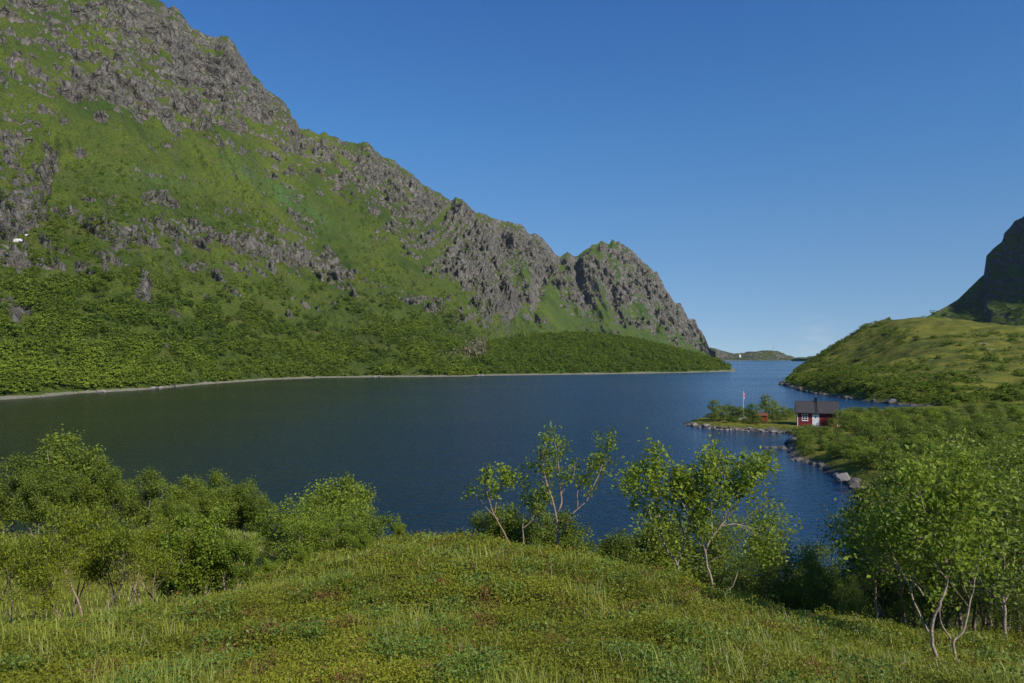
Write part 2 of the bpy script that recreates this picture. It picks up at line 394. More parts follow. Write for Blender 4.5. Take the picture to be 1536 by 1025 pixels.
for c in [(640, 17, 9.6), (740, 17, 9.4), (836, 17, 9.2), (950, 17, 8.6), (640, 28, 5.8), (836, 28, 5.6), (836, 42, 1.6), (500, 24, 7.8), (500, 38, 4), (300, 38, 4.5), (100, 40, 4),
          (300, 54, .8), (-200, 45, 3), (640, 42, 2), (1300, 16, 8.9), (1300, 25, 5.4), (1300, 38, 1.8), (1500, 16, 9.2), (1500, 25, 6.6), (1500, 40, 4.0),
          (1800, 16, 9.5), (1800, 30, 7), (1060, 20, 7.3), (1060, 32, 3.4), (1060, 42, .5), (1180, 16, 8.5), (1180, 28, 4.2)]: az(*c)
ctrl += [(60, 60, 3.0), (90, 50, 5.0), (45, 100, 1.4), (60, 90, 2.2), (80, 80, 3.2), (100, 100, 3.4), (60, 120, 1.6), (66, 150, .9), (45, 156, .9), (60, 170, .9), (80, 150, 1.3), (100, 165, 1.5),
         (140, 180, 2.4), (160, 200, 3.6), (150, 120, 5), (200, 150, 6), (140, 230, 3.2), (260, 190, 9), (150, 270, 7), (160, 340, 9)]
ctrl += [(100, 190, .7), (115, 200, .8), (130, 207, 1.3), (85, 180, .9), (118, 180, 1.3)]
hillpts = [(1200, 545, 700), (1240, 529, 640), (1300, 505, 580), (1345, 481, 540), (1400, 477, 500), (1470, 483, 460), (1536, 494, 430), (1700, 505, 420),
           (1345, 520, 400), (1420, 520, 370), (1500, 530, 340), (1300, 545, 400), (1536, 565, 270), (1440, 570, 270), (1650, 550, 300)]
for c in hillpts: ctrl.append(P(*c))
for c in [(1345, 700, 22), (1470, 640, 20), (1240, 800, 6), (1600, 600, 20), (1400, 950, 10), (1250, 1000, 3)]: az(*c)
ctrl = np.array(ctrl)
def lp(x, y):
    r = np.hypot(x, y) + 0.8
    return np.arctan2(x, y) * 2.2, np.log(r) * 1.6
def tps_fit(c):
    u, v = lp(c[:, 0], c[:, 1]); n = len(c)
    d = np.hypot(u[:, None] - u[None], v[:, None] - v[None])
    K = np.where(d > 0, d * d * np.log(d + 1e-12), 0) + np.eye(n) * 5e-5
    A = np.zeros((n + 3, n + 3)); A[:n, :n] = K; Pm = np.stack([np.ones(n), u, v], 1)
    A[:n, n:] = Pm; A[n:, :n] = Pm.T
    return u, v, np.linalg.solve(A, np.concatenate([c[:, 2], np.zeros(3)]))
_u, _v, _w = tps_fit(ctrl)
def ground_z(x, y):
    x = np.atleast_1d(np.asarray(x, float)); y = np.atleast_1d(np.asarray(y, float))
    shp = x.shape; x = x.ravel(); y = y.ravel(); out = np.empty(len(x))
    for s in range(0, len(x), 40000):
        xs, ys = x[s:s + 40000], y[s:s + 40000]
        u, v = lp(xs, ys)
        d = np.hypot(u[:, None] - _u[None], v[:, None] - _v[None])
        z = (np.where(d > 0, d * d * np.log(d + 1e-12), 0) @ _w[:-3]) + _w[-3] + _w[-2] * u + _w[-1] * v
        r = np.hypot(xs, ys)
        z -= 0.08 * (1 - sstep(14, 20, r))
        z += 0.11 * sstep(3, 7, r) * fbm(xs / 0.9, ys / 0.9, o=3) + 0.10 * sstep(8, 20, r) * fbm(xs / 4, ys / 4, 3.3, o=3) + 0.020 * fbm(xs / 0.25, ys / 0.25, 1.7, o=2)
        z += sstep(200, 300, r) * 0.7 * fbm(xs / 20, ys / 8, 6.3, o=4, g=.6) + (0.45 + 0.55 * sstep(215, 260, r)) * sstep(60, 200, r) * fbm(xs / 16, ys / 16, 5.3, o=4) + sstep(200, 330, r) * 2.6 * fbm(xs / 60, ys / 35, 1.3, o=5)
        sdv = shore_dist(xs, ys)
        bank = 0.15 + 0.5 * sdv + 0.22 * fbm(xs / 2.5, ys / 2.5, o=3)
        far = sstep(180, 260, r)
        bank = bank + far * sdv * 0.25
        zi = np.minimum(z, bank)
        zi = np.maximum(zi, np.minimum(bank, 0.55))
        out[s:s + 40000] = np.where(sdv > 0, zi, np.maximum(-4.0, 0.15 + 0.5 * sdv))
    return out.reshape(shp)
def gz(x, y): return float(ground_z(x, y)[0])

rr = np.concatenate([np.geomspace(0.5, 2.6, 8)[:-1], np.geomspace(2.6, 60, 300)[:-1], np.geomspace(60, 1300, 260)])
aa = np.radians(np.linspace(-62, 62, 760))
Rg, Ag = np.meshgrid(rr, aa, indexing='ij')
gx, gy = Rg * np.sin(Ag), Rg * np.cos(Ag)
gzv = ground_z(gx, gy)
heath = 1 - sstep(13, 19, Rg)
heath = heath * np.where(gx < -2, 1, 1)
bare = 0.10 * sstep(250, 330, Rg) - 0.22 * (1 - sstep(250, 330, Rg))
ppx, ppy = proj(gx, gy, gzv)
bare = bare + 0.30 * np.exp(-((ppx - 1480) / 70) ** 2 - ((ppy - 520) / 40) ** 2) * sstep(200, 260, Rg)
me = mesh_np('ground', np.stack([gx, gy, gzv], -1).reshape(-1, 3), grid_faces(len(rr), len(aa))[:, ::-1], mat=M['turf'],
             attrs={'heath': heath, 'bare': bare})
tag(link('ground', me), kind='structure')

# ------------------------------------------------------------------ water
wr = np.concatenate([[1], np.geomspace(30, 5200, 160)]); wa = np.radians(np.linspace(-70, 70, 200))
Wr, Wa = np.meshgrid(wr, wa, indexing='ij'); wx, wy = Wr * np.sin(Wa), Wr * np.cos(Wa)
calm = np.exp(-((wx - 47) / 9) ** 2 - ((wy - 138) / 9) ** 2) + 0.75 * np.exp(-((wx - 36) / 5) ** 2 - ((wy - 108) / 30) ** 2)
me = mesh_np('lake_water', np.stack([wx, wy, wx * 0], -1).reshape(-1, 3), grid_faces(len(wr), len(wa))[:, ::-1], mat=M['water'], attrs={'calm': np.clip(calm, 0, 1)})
tag(link('water', me), kind='structure')

# ------------------------------------------------------------------ mountains
def interp(pts, x):
    p = np.array(pts, float); return np.interp(x, p[:, 0], p[:, 1])
SKY = [(-420, -200), (-200, -180), (0, -120), (100, -80), (200, -25), (240, 0), (247, 9), (256, 4), (264, 10), (275, 28), (283, 38), (300, 46), (312, 53), (320, 54), (329, 49), (338, 52),
       (345, 58), (355, 72), (365, 90), (375, 106), (390, 124), (405, 138), (420, 147), (432, 163), (437, 174), (442, 176), (447, 190), (465, 196), (478, 199), (484, 196), (500, 204), (520, 211), (541, 214),
       (551, 213), (560, 222), (575, 235), (588, 240), (600, 248), (620, 264), (640, 280), (660, 289), (676, 301), (683, 294), (692, 299), (702, 306), (715, 318), (730, 320), (745, 330), (765, 332), (780, 336),
       (795, 351), (803, 350), (812, 356), (822, 367), (835, 382), (842, 384), (850, 380), (858, 383), (862, 385), (868, 382), (880, 372), (890, 367), (903, 363), (912, 365), (919, 360),
       (930, 365), (945, 371), (953, 379), (960, 386), (975, 400), (985, 410), (993, 420), (998, 434), (1012, 452), (1025, 463), (1033, 478), (1043, 480), (1050, 495), (1058, 508), (1064, 522), (1070, 533), (1076, 540.5), (1100, 542)]
RIDGE = [(-420, 900), (0, 1000), (240, 1050), (440, 1150), (560, 1260), (700, 1450), (850, 1750), (920, 1900), (1000, 1980), (1060, 2050), (1100, 2060)]
SHORE_PY = [(-420, 640), (-200, 612), (0, 600), (60, 596), (120, 590), (200, 586), (240, 583), (300, 577), (400, 570), (480, 567), (560, 566), (700, 565)]
def skyf(px):
    px = np.asarray(px, float)
    return interp(SKY, px) - sstep(235, 260, px) * (1 + 0.7 * sstep(850, 880, px)) * (2.6 * fbm(px / 13, 0.7, o=2) + 1.6 * np.maximum(0, fbm(px / 4.2, 3.7, o=2)))
ctl = np.linspace(-380, 1073, 1300); nrow = 540
up = np.linspace(0, 1, nrow)
def base_dist(px):
    sp = interp(SHORE_PY, px); y0 = CAMZ * F / (sp - HOR)
    k = sstep(690, 780, px)
    return y0 * (1 - k) + interp([(690, 560), (780, 950), (900, 1250), (1000, 1500), (1092, 1800)], px) * k
U, T = np.meshgrid(ctl, up, indexing='xy')
d0 = base_dist(ctl)[None]; d1 = interp(RIDGE, ctl)[None]
z1 = CAMZ + (HOR - skyf(ctl)[None]) / F * d1
z1 = np.maximum(z1, 3)
# concave profile: gentle wooded foot, steep crags above; large buttresses and gullies are real relief
foot = 0.55 + 0.12 * fbm(U / 170, 0.3, o=2) - 0.25 * sstep(600, 900, U)
prof = foot * T + (1 - foot) * T ** 2.3
D = d0 + (d1 - d0) * T
kern = np.exp(-(np.arange(-70, 71) / 30.0) ** 2); kern /= kern.sum()
z1s = np.convolve(np.pad(z1[0], 70, mode='edge'), kern, 'valid')[None]      # notches of the crest die out down the face
wcr = sstep(0.72, 1.0, T)
Z = (z1s * (1 - wcr) + z1 * wcr) * prof
X = (U - CX) / F * D
arc = U / F * (D * 0.5 + d1 * 0.5)
lean = arc + 0.35 * Z
spx, spy = proj(X, D, Z)
def blob(cx, cy, rx, ry, ang=0):
    c, s = math.cos(R(ang)), math.sin(R(ang)); a = spx - cx; b = spy - cy
    return np.exp(-((a * c + b * s) / rx) ** 2 - ((-a * s + b * c) / ry) ** 2)
sky_y = interp(SKY, spx.ravel()).reshape(spx.shape)
below = spy - sky_y
# where crags break through the turf
farw = sstep(620, 800, U)
rk = 0.04 + 0.24 * np.exp(-(below / 50) ** 2) * sstep(230, 300, spx) + 0.24 * blob(110, 25, 230, 48) + 0.20 * blob(300, 120, 110, 50, 30) + 0.12 * blob(330, 180, 160, 60, 30)
rk += 0.30 * blob(620, 320, 130, 55, 38) + 0.46 * blob(745, 450, 90, 26, 42) + 0.28 * blob(770, 380, 110, 40, 30) + 0.18 * blob(930, 430, 90, 70) + 0.45 * blob(1015, 475, 45, 22, 45)
for c in [(360, 372, 55, 13, 20, .5), (430, 385, 45, 14, 22, .55), (490, 408, 45, 18, 22, .6), (535, 425, 36, 12, 20, .5), (190, 358, 36, 12, 15, .55), (110, 400, 50, 9, 0, .5), (22, 325, 34, 56, 20, .9),
          (20, 225, 34, 16, 30, .65), (215, 440, 13, 20, -10, 1.0), (16, 466, 26, 14, 20, 1.0), (75, 250, 9, 28, 10, .6), (265, 530, 12, 5, 20, .7), (240, 60, 40, 30, 0, .2), (130, 145, 90, 16, 10, .25), (215, 165, 70, 16, 10, .28),
          (620, 455, 60, 12, 20, .4), (680, 470, 60, 14, 25, .35), (300, 400, 20, 7, 0, .5), (440, 520, 20, 5, 0, .45), (10, 390, 40, 9, 0, .6), (290, 345, 26, 9, 10, .4), (130, 240, 30, 6, 0, .35), (230, 310, 26, 6, 10, .35), (345, 320, 26, 6, 10, .35)]:
    rk += c[5] * blob(*c[:5])
rk -= 0.25 * blob(300, 270, 180, 50, 15) + 0.18 * blob(150, 210, 150, 34, 0) + 0.40 * blob(330, 510, 420, 55) + 0.2 * blob(60, 530, 120, 40) + 0.25 * blob(560, 380, 60, 18, 30) + 0.3 * blob(820, 480, 60, 14) + 0.35 * blob(660, 340, 10, 40, 10) + 0.25 * blob(500, 330, 70, 24, 40)
rk -= 0.15
rk += 0.13 * blob(230, 150, 230, 60) + 0.12 * blob(280, 340, 220, 50)
rk += 0.44 * fbm(arc / (48 + 40 * farw), (Z + .15 * arc) / (15 + 22 * farw), 3.0, o=3) + 0.20 * fbm(arc / 150, Z / 70, 8.0, o=2) + 0.36 * fbm(lean / 17, (Z + .2 * arc) / 7, 6.0, o=3, g=.6) + 0.05
cs = sstep(0.18, 0.52, rk)
farw = sstep(620, 800, U)
crag0 = sstep(0.25, 0.65, T)
n1 = ridged(lean / 150, Z / 480, 1.1, o=2) - 0.45
n2 = ridged(lean / 48, Z / 130, 4.1, o=3, g=0.42) - 0.5
n3 = fbm(lean / 15, Z / 15, 2.2, o=4, g=0.6)
n0 = ridged(lean / 330, Z / 900, 7.7, o=2) - 0.4
def stair(h):
    f = h - np.floor(h); return sstep(0.0, 0.22, f) * (1 - f) * 1.1     # a cliff foot, then a ledge running back in
hh_ = Z + 22 * fbm(arc / 70, Z / 90, 1.9, o=3) - 0.12 * arc
st = 10 * stair(hh_ / 34) + 6 * stair(hh_ / 13 + 0.6 * fbm(arc / 25, Z / 30, 4.4, o=2))
cleft = ridged(lean / (22 + 22 * farw) + 0.35 * n3, Z / (90 + 110 * farw), 9.4, o=2, g=0.5)
edge = 1 - sstep(0.90, 1.0, T)
foot_k = sstep(0, 0.12, T)
grow = 1 + 0.45 * farw
disp = foot_k * (edge * ((3 + 9 * crag0) * n1 * (1 + farw) + crag0 * 12 * n0 * (1 + farw)) + (edge * 0.85 + 0.15) * (1.5 + 2.5 * crag0 + 3.5 * cs) * grow * n2)
disp = disp + foot_k * cs * grow * (st * edge + (0.25 + 0.75 * edge) * (1.5 + 2.6 * crag0 + 3.0 * farw) * (0.9 - np.clip(cleft, -0.5, 1.3)) * -1.0 + 0.9 * n3)
disp = disp + foot_k * (2.0 * n3 + edge * 5.0 * fbm(arc / 42, Z / 26, 5.5, o=3))
# named gullies cut the far crags
for (gx0, gy0, gx1, gy1, wd, dep) in [(862, 392, 880, 490, 7, 30), (820, 400, 800, 480, 9, 22), (905, 420, 930, 480, 6, 26), (963, 425, 985, 490, 7, 34), (1028, 470, 1048, 500, 5, 25),
                                      (75, 235, 62, 300, 6, 14), (930, 380, 940, 430, 5, 18), (880, 450, 900, 500, 6, 22)]:
    yy0 = HOR - (Z - CAMZ) / D * F
    k = np.clip((yy0 - gy0) / (gy1 - gy0), 0, 1); cx = gx0 + (gx1 - gx0) * k
    cut = np.exp(-((U - cx + 2.5 * n3) / wd) ** 2) * np.exp(-(np.maximum(0, np.maximum(gy0 - yy0, yy0 - gy1)) / 14) ** 2)
    disp = disp - 0.7 * dep * cut * edge; rk = rk + 0.25 * cut
hx = X / np.hypot(X, D); hy = D / np.hypot(X, D)
X2 = X - hx * disp * 0.8; Y2 = D - hy * disp * 0.8; Z2 = Z + disp * 0.42 + 0
Z2 = np.where(T > 0.02, np.maximum(Z2, 1.2), Z2)
lim = CAMZ + (HOR - 25 * (1 - T) - skyf((CX + F * X2 / Y2).ravel()).reshape(X2.shape)) / F * Y2
Z2 = np.where(T > 0.7, np.minimum(Z2, lim + 1.2 * n3), Z2)
# silhouette keeps the measured skyline: top rows barely moved
spx, spy = proj(X2, Y2, Z2)
# slope for rock
def normals(X, Y, Z):
    dux, duy, duz = np.gradient(X, axis=1), np.gradient(Y, axis=1), np.gradient(Z, axis=1)
    dvx, dvy, dvz = np.gradient(X, axis=0), np.gradient(Y, axis=0), np.gradient(Z, axis=0)
    nx = duy * dvz - duz * dvy; ny = duz * dvx - dux * dvz; nz = dux * dvy - duy * dvx
    l = np.sqrt(nx * nx + ny * ny + nz * nz) + 1e-9
    return nx / l, ny / l, np.abs(nz) / l
nx, ny, nz = normals(X2, Y2, Z2)
rock = rk * 1.15 + 0.12 + 0.22 * sstep(0.62, 0.35, nz)
tone = np.clip(0.9 * blob(420, 290, 110, 14, 32) + 0.5 * blob(250, 270, 60, 14, 10) + 0.35 * sstep(700, 850, spx) + 0.6 * blob(60, 560, 120, 14), 0, 1)
# back side and under-water rim
def ring(Xr, Yr, dz, dd):
    k = 1 + dd / np.hypot(Xr, Yr); return Xr * k, Yr * k
rowsX, rowsY, rowsZ = [], [], []
for dd in (260, 60):
    pass
back = [(15, -7), (45, -28), (120, -95), (320, -300), (700, -900)]
Xl, Yl, Zl = [X2 * 1], [Y2 * 1], [Z2 * 1]
bx, by = ring(X2[0], Y2[0], 0, -14); Xl.insert(0, bx[None]); Yl.insert(0, by[None]); Zl.insert(0, np.full((1, len(ctl)), -3.0))
for dd, dz in back:
    bx, by = ring(X2[-1], Y2[-1], 0, dd); Xl.append(bx[None]); Yl.append(by[None]); Zl.append(np.maximum(-5, Z2[-1] + dz)[None])
XX, YY, ZZ = np.concatenate(Xl), np.concatenate(Yl), np.concatenate(Zl)
pad = lambda a: np.concatenate([a[:1], a] + [a[-1:]] * len(back))
me = mesh_np('mountain', np.stack([XX, YY, ZZ], -1).reshape(-1, 3), grid_faces(*XX.shape), mat=M['mountain'], attrs={'rock': pad(rock), 'tone': pad(tone)})
tag(link('mountain', me), kind='structure')

def heightfield(name, pxs, shore_y, crest, mat, rock=0.15, namp=1.0, nscale=60, rows=110, backd=260, prof_p=1.0, cols=420, tone=0.0):
    """low land seen across the water: shore distance, crest pixel line and crest distance per azimuth"""
    u = np.linspace(pxs[0], pxs[1], cols); t = np.linspace(0, 1, rows)
    Ug, Tg = np.meshgrid(u, t)
    s0 = interp(shore_y, u)[None]; cr = np.array(crest, float)
    cy = np.interp(u, cr[:, 0], cr[:, 1])[None]; cd = np.interp(u, cr[:, 0], cr[:, 2])[None]
    cz = np.maximum(CAMZ + (HOR - cy) / F * cd, 0.6)
    Dg = s0 + (cd - s0) * Tg; pf = np.sin(Tg * math.pi / 2) ** prof_p
    Zg = cz * pf; Xg = (Ug - CX) / F * Dg
    Zg = Zg + namp * fbm(Xg / nscale, Dg / nscale, Zg / nscale, o=5, g=0.55) * np.clip(pf * 3, 0, 1) * (cz > 1.5)
    Zg = np.where(Tg < 0.01, 0.5, np.maximum(Zg, 0.7))
    r0 = [Xg[:1] * (1 - 12 / s0), Dg[:1] - 12, np.full((1, cols), -2.5)]
    ks = (backd * 0.3, backd)
    Xb = [Xg[-1:] * (1 + k / cd) for k in ks]; Yb = [Dg[-1:] + k for k in ks]; Zb = [Zg[-1:] * 0.7, Zg[-1:] * 0 - 4]
    XX = np.concatenate([r0[0], Xg] + Xb); YY = np.concatenate([r0[1], Dg] + Yb); ZZ = np.concatenate([r0[2], Zg] + Zb)
    px_, py_ = proj(XX, YY, ZZ)
    o = link(name, mesh_np(name, np.stack([XX, YY, ZZ], -1).reshape(-1, 3), grid_faces(*XX.shape), mat=mat, attrs={'rock': np.full(XX.shape, rock), 'tone': np.full(XX.shape, tone)}))
    tag(o, kind='structure'); return XX, YY, ZZ
SH2 = [(540, 520), (700, 537), (900, 585), (1000, 620), (1100, 680), (1106, 700)]
pen = heightfield('peninsula', (560, 1103), SH2, [(560, 560, 600), (640, 545, 700), (700, 525, 740), (740, 517, 760), (780, 511, 770), (820, 506, 780), (870, 504, 790), (920, 508, 800), (960, 513, 800), (1000, 522, 800), (1050, 536, 790),
                  (1080, 547, 770), (1096, 554, 740), (1103, 558.5, 712)], M['wood_floor'], rock=-0.05, namp=2.0)
head = heightfield('headland', (1000, 1196), [(1000, 2000), (1060, 2040), (1100, 2080), (1200, 2090)],
                   [(1000, 515, 2350), (1050, 521, 2400), (1075, 524, 2400), (1090, 530, 2400), (1100, 531.5, 2400), (1115, 531, 2400), (1128, 528, 2400), (1140, 526.5, 2400), (1158, 526, 2400), (1170, 529, 2400), (1182, 533, 2350), (1192, 539, 2200), (1196, 541, 2150)],
                   M['mountain'], rock=0.86, namp=6, nscale=70, cols=240, rows=60, tone=.1)
head2 = heightfield('far_headland', (1186, 1262), [(1186, 1900), (1262, 1500)], [(1186, 540, 2000), (1194, 537, 2000), (1210, 536.5, 2000), (1225, 535, 1900), (1240, 533, 1800), (1262, 528, 1750)],
                    M['mountain'], rock=0.8, namp=4, nscale=60, cols=120, rows=40)

# right-hand mountain, its unseen summit beyond the frame raised high to shade the flank
u = np.linspace(1360, 2300, 420); t = np.linspace(0, 1, 300)
Ug, Tg = np.meshgrid(u, t)
sk = interp([(1360, 498), (1385, 478), (1400, 470), (1420, 460), (1438, 449), (1455, 432), (1470, 418), (1478, 411), (1479, 400), (1480, 385), (1492, 372), (1505, 362), (1508, 350), (1518, 340), (1524, 331), (1536, 326),
             (1560, 300), (1620, 200), (1700, 40), (1900, -260), (2300, -520)], u)[None]
rd = interp([(1360, 1250), (1480, 1320), (1536, 1350), (1700, 1350), (2000, 1150), (2300, 900)], u)[None]
zt = CAMZ + (HOR - sk) / F * rd
s0 = interp([(1360, 1150), (1480, 900), (1600, 800), (2300, 520)], u)[None]
pf = 0.42 * Tg + 0.58 * Tg ** 3.2
Dg = s0 + (rd - s0) * Tg ** 0.8; Zg = 8 + (zt - 8) * pf; Xg = (Ug - CX) / F * Dg
arc = Ug / F * Dg
dn = (10 * (ridged(arc / 90, Zg / 200, 3.0, o=4) - .5) + 6 * fbm(arc / 22, Zg / 18, 6.0, o=4, g=.6)) * sstep(0.1, 0.5, Tg) * (1 - 0.85 * sstep(0.9, 1, Tg))
Yg = Dg - dn; Zs = Zg + dn * 0.2
nx_, ny_, nz_ = normals(Xg, Yg, Zs)
rk = 0.1 + 0.8 * sstep(0.8, 0.4, nz_) + 0.1 * sstep(.5, .9, Tg)
XX = np.concatenate([Xg, Xg[-1:] * 1.15]); YY = np.concatenate([Yg, Yg[-1:] * 1.15]); ZZ = np.concatenate([Zs, Zs[-1:] * 0.3])
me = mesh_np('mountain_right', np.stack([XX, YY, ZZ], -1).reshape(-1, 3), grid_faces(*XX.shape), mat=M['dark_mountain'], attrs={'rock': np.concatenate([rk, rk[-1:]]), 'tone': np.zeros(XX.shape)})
tag(link('shaded_mountain', me), kind='structure')

# snow patch in the gully at the left edge
def on_mountain(px, py):
    d = (spx - px) ** 2 + (spy - py) ** 2; i = np.unravel_index(np.argmin(d), d.shape)
    return np.array([X2[i], Y2[i], Z2[i]])
ms, nts, bs = new_mat('snow'); bs.inputs['Roughness'].default_value = 0.7
L(nts, ramp(nts, noise(nts, pos(nts), 0.4, 5), [(0.35, (0.38, 0.37, 0.35)), (0.6, (0.62, 0.62, 0.62))]), bs.inputs['Base Color'])
for k, (px, py, sx, sz, lab) in enumerate([(27, 362, 2.6, 1.4, 'larger white snow patch lying in the grey gully at the left edge'), (40, 352, 1.3, 0.5, 'thin sliver of snow just above the larger snow patch')]):
    c = on_mountain(px, py); mb = bpy.data.meshes.new('snow_patch')
    import bmesh
    bm = bmesh.new(); bmesh.ops.create_icosphere(bm, subdivisions=4, radius=1)
    for v in bm.verts:
        n = float(fbm(v.co.x * 1.6 + k * 9, v.co.y * 1.6, v.co.z * 1.6, o=3))
        v.co = Vector((v.co.x * sx, v.co.y * 2.0, v.co.z * sz)) * (1 + 0.16 * n)
        v.co.z += v.co.y * 0.4
    bm.to_mesh(mb); bm.free(); mb.materials.append(ms); mb.polygons.foreach_set('use_smooth', [True] * len(mb.polygons))
    o = link('snow_patch', mb, loc=(c[0], c[1] - 0.3, c[2] + 0.3)); tag(o, lab, 'snow patch', 'snow patches in the gully')

# ------------------------------------------------------------------ leaves and trees
def leaf_quads(C, size, rg, up=0.35, aspect=0.62, dirs=None, out=None):
    """one folded leaf (4 vertices, 2 triangles... as one quad) per centre"""
    n = len(C)
    d = rg.normal(size=(n, 3)); d[:, 2] *= 0.7
    if dirs is not None: d = d * 0.7 + dirs
    d /= np.linalg.norm(d, axis=1)[:, None] + 1e-9
    nn = rg.normal(size=(n, 3)); nn[:, 2] += up * 3
    if out is not None: nn += out
    s = np.cross(d, nn); s /= np.linalg.norm(s, axis=1)[:, None] + 1e-9
    sz = (size * rg.uniform(0.65, 1.35, n))[:, None] if np.ndim(size) == 0 else (size * rg.uniform(0.65, 1.35, n))[:, None]
    nrm = np.cross(s, d)
    a = C - d * sz * 0.5; b = C + s * sz * aspect * 0.5 + nrm * sz * 0.10; c = C + d * sz * 0.5; e = C - s * sz * aspect * 0.5 + nrm * sz * 0.10
    return np.stack([a, b, c, e], 1).reshape(-1, 3), np.arange(n * 4).reshape(n, 4)

class Tree:
    def __init__(s, seed): s.r = random.Random(seed); s.n = np.random.default_rng(seed); s.mb = MB(); s.tw = []   # twig points (pos, dir)
    def path(s, p, d, length, rad, segs, wob, trop, end=0.3, sides=5):
        pts = [Vector(p)]; d = Vector(d).normalized(); dirs = [d]
        for i in range(segs):
            d = (d + Vector((s.r.gauss(0, wob), s.r.gauss(0, wob), s.r.gauss(0, wob) + trop))).normalized()
            pts.append(pts[-1] + d * length / segs); dirs.append(d)
        s.mb.tube(pts, [rad * (1 + (end - 1) * i / segs) for i in range(segs + 1)], sides, cap=False)
        return pts, dirs
    def along(s, pts, f):
        k = f * (len(pts) - 1); i = min(int(k), len(pts) - 2); return pts[i].lerp(pts[i + 1], k - i), (pts[i + 1] - pts[i]).normalized()
    def branch(s, p, d, length, rad, level, cfg):
        pts, _ = s.path(p, d, length, rad, 5 if level < 2 else 3, cfg['wob'], cfg['trop'], 0.35, 5 if level < 2 else 3)
        if level >= cfg['levels']:
            for f in np.linspace(0.25, 1.0, cfg.get('tp', 4)):
                q, dd = s.along(pts, float(f)); s.tw.append((q, dd))
            return
        n = cfg['n'][level]
        for k in range(n):
            f = cfg['from'][level] + (1 - cfg['from'][level]) * (k + s.r.random()) / n
            q, dd = s.along(pts, min(f, 0.99))
            side = dd.cross(Vector((s.r.gauss(0, 1), s.r.gauss(0, 1), s.r.gauss(0, 1)))).normalized()
            nd = (dd * cfg['fwd'] + side + Vector((0, 0, 0.15))).normalized()
            s.branch(q, nd, length * cfg['ratio'] * s.r.uniform(0.7, 1.25) * (1.15 - 0.5 * f), rad * 0.45, level + 1, cfg)
        q, dd = s.along(pts, 0.99); s.tw.append((q, dd))
    def stem(s, line, r0, r1, cfg, nb, f0, blen, sides=7):
        """explicit stem polyline with branches on its upper part"""
        pts = [Vector(p) for p in line]
        # resample with small wobble
        fine = []
        for i in range(len(pts) - 1):
            for k in range(4): fine.append(pts[i].lerp(pts[i + 1], k / 4) + Vector((s.r.gauss(0, .012), s.r.gauss(0, .012), 0)))
        fine.append(pts[-1]); m = len(fine) - 1
        # smooth the corners a little
        for _ in range(2): fine = [fine[0]] + [(fine[i - 1] + fine[i] * 2 + fine[i + 1]) / 4 for i in range(1, m)] + [fine[-1]]
        s.mb.tube(fine, [r0 + (r1 - r0) * i / m for i in range(m + 1)], sides, cap=False)
        for k in range(nb):
            f = f0 + (1 - f0) * (k + s.r.random()) / nb
            q, dd = s.along(fine, min(f, .99))
            side = dd.cross(Vector((s.r.gauss(0, 1), s.r.gauss(0, 1), s.r.gauss(0, 1)))).normalized()
            nd = (dd * 0.9 + side + Vector((0, 0, 0.2))).normalized()
            s.branch(q, nd, blen * s.r.uniform(0.6, 1.3) * (1.2 - 0.6 * (f - f0) / (1 - f0 + 1e-6)), (r0 + (r1 - r0) * f) * 0.5, 1, cfg)
        s.tw.append((fine[-1], Vector((0, 0, 1))))
    def leaves(s, per, sigma, size, up=0.35, aspect=0.62, flat=1.0, keep=None):
        C = np.array([p[0][:] for p in s.tw]); Dr = np.array([p[1][:] for p in s.tw])
        if keep is not None:
            k = keep(C); C, Dr = C[k], Dr[k]
        nt_ = len(C); lump = s.n.uniform(0, 1, nt_)
        base = s.n.uniform(0.5, 1.5, nt_)
        idx = np.repeat(np.arange(nt_), np.maximum(1, (per * base)).astype(int))
        off = s.n.normal(size=(len(idx), 3)) * sigma; off[:, 2] *= flat
        V, Q = leaf_quads(C[idx] + off, size, s.n, up, aspect, Dr[idx] * 0.6)
        t = np.clip(0.30 + 0.4 * lump[idx] + s.n.normal(size=len(idx)) * 0.2, 0, 0.9)
        return V, Q, np.repeat(t, 4)
    def meshes(s, name, bark_m, leaf_m, lv):
        tr = s.mb.mesh(name + '_trunk', bark_m, smooth=True)
        V, Q, t = lv
        return tr, mesh_np(name + '_crown', V, Q, mat=leaf_m, attrs={'tint': t}, smooth=False), len(Q)

def bushy(seed, h, w, stems, leaf_m, bark_m, per, sigma, size, lean=(0, 0), base_f=0.3, flat=1.0, up=0.35, nb=9, wobble=0.05, aspect=0.62, cfgx=None, rad=0.035, spread=1.0):
    t = Tree(seed); cfg = dict(wob=0.16, trop=0.05, levels=3, n=[0, 5, 4, 3], fwd=0.8, ratio=0.55)
    cfg['from'] = [0.3, 0.25, 0.2, 0.2]
    if cfgx: cfg.update(cfgx)
    for k in range(stems):
        a = 2 * math.pi * (k + t.r.random() * 0.7) / max(stems, 1); sp = w * 0.5 * t.r.uniform(0.25, 0.75) * spread if stems > 1 else 0.05
        hh = h * t.r.uniform(0.68, 0.97) if k else h * 0.93
        b = Vector((math.cos(a), math.sin(a), 0))
        line = [b * 0.08 * stems ** 0.5, b * (0.1 + sp * 0.35) + Vector((lean[0] * .3, lean[1] * .3, hh * 0.3)),
                b * (0.1 + sp * 0.75) + Vector((lean[0] * .65, lean[1] * .65, hh * 0.65)), b * (0.1 + sp) + Vector((lean[0], lean[1], hh))]
        line = [p + Vector((t.r.gauss(0, wobble), t.r.gauss(0, wobble), 0)) * (i > 0) for i, p in enumerate(line)]
        line[0].z = -0.15
        t.stem(line, rad * t.r.uniform(.8, 1.2), rad * 0.2, cfg, nb, base_f, w * 0.36)
    return t.meshes('tree', bark_m, leaf_m, t.leaves(per, sigma, size, up=up, flat=flat, aspect=aspect))

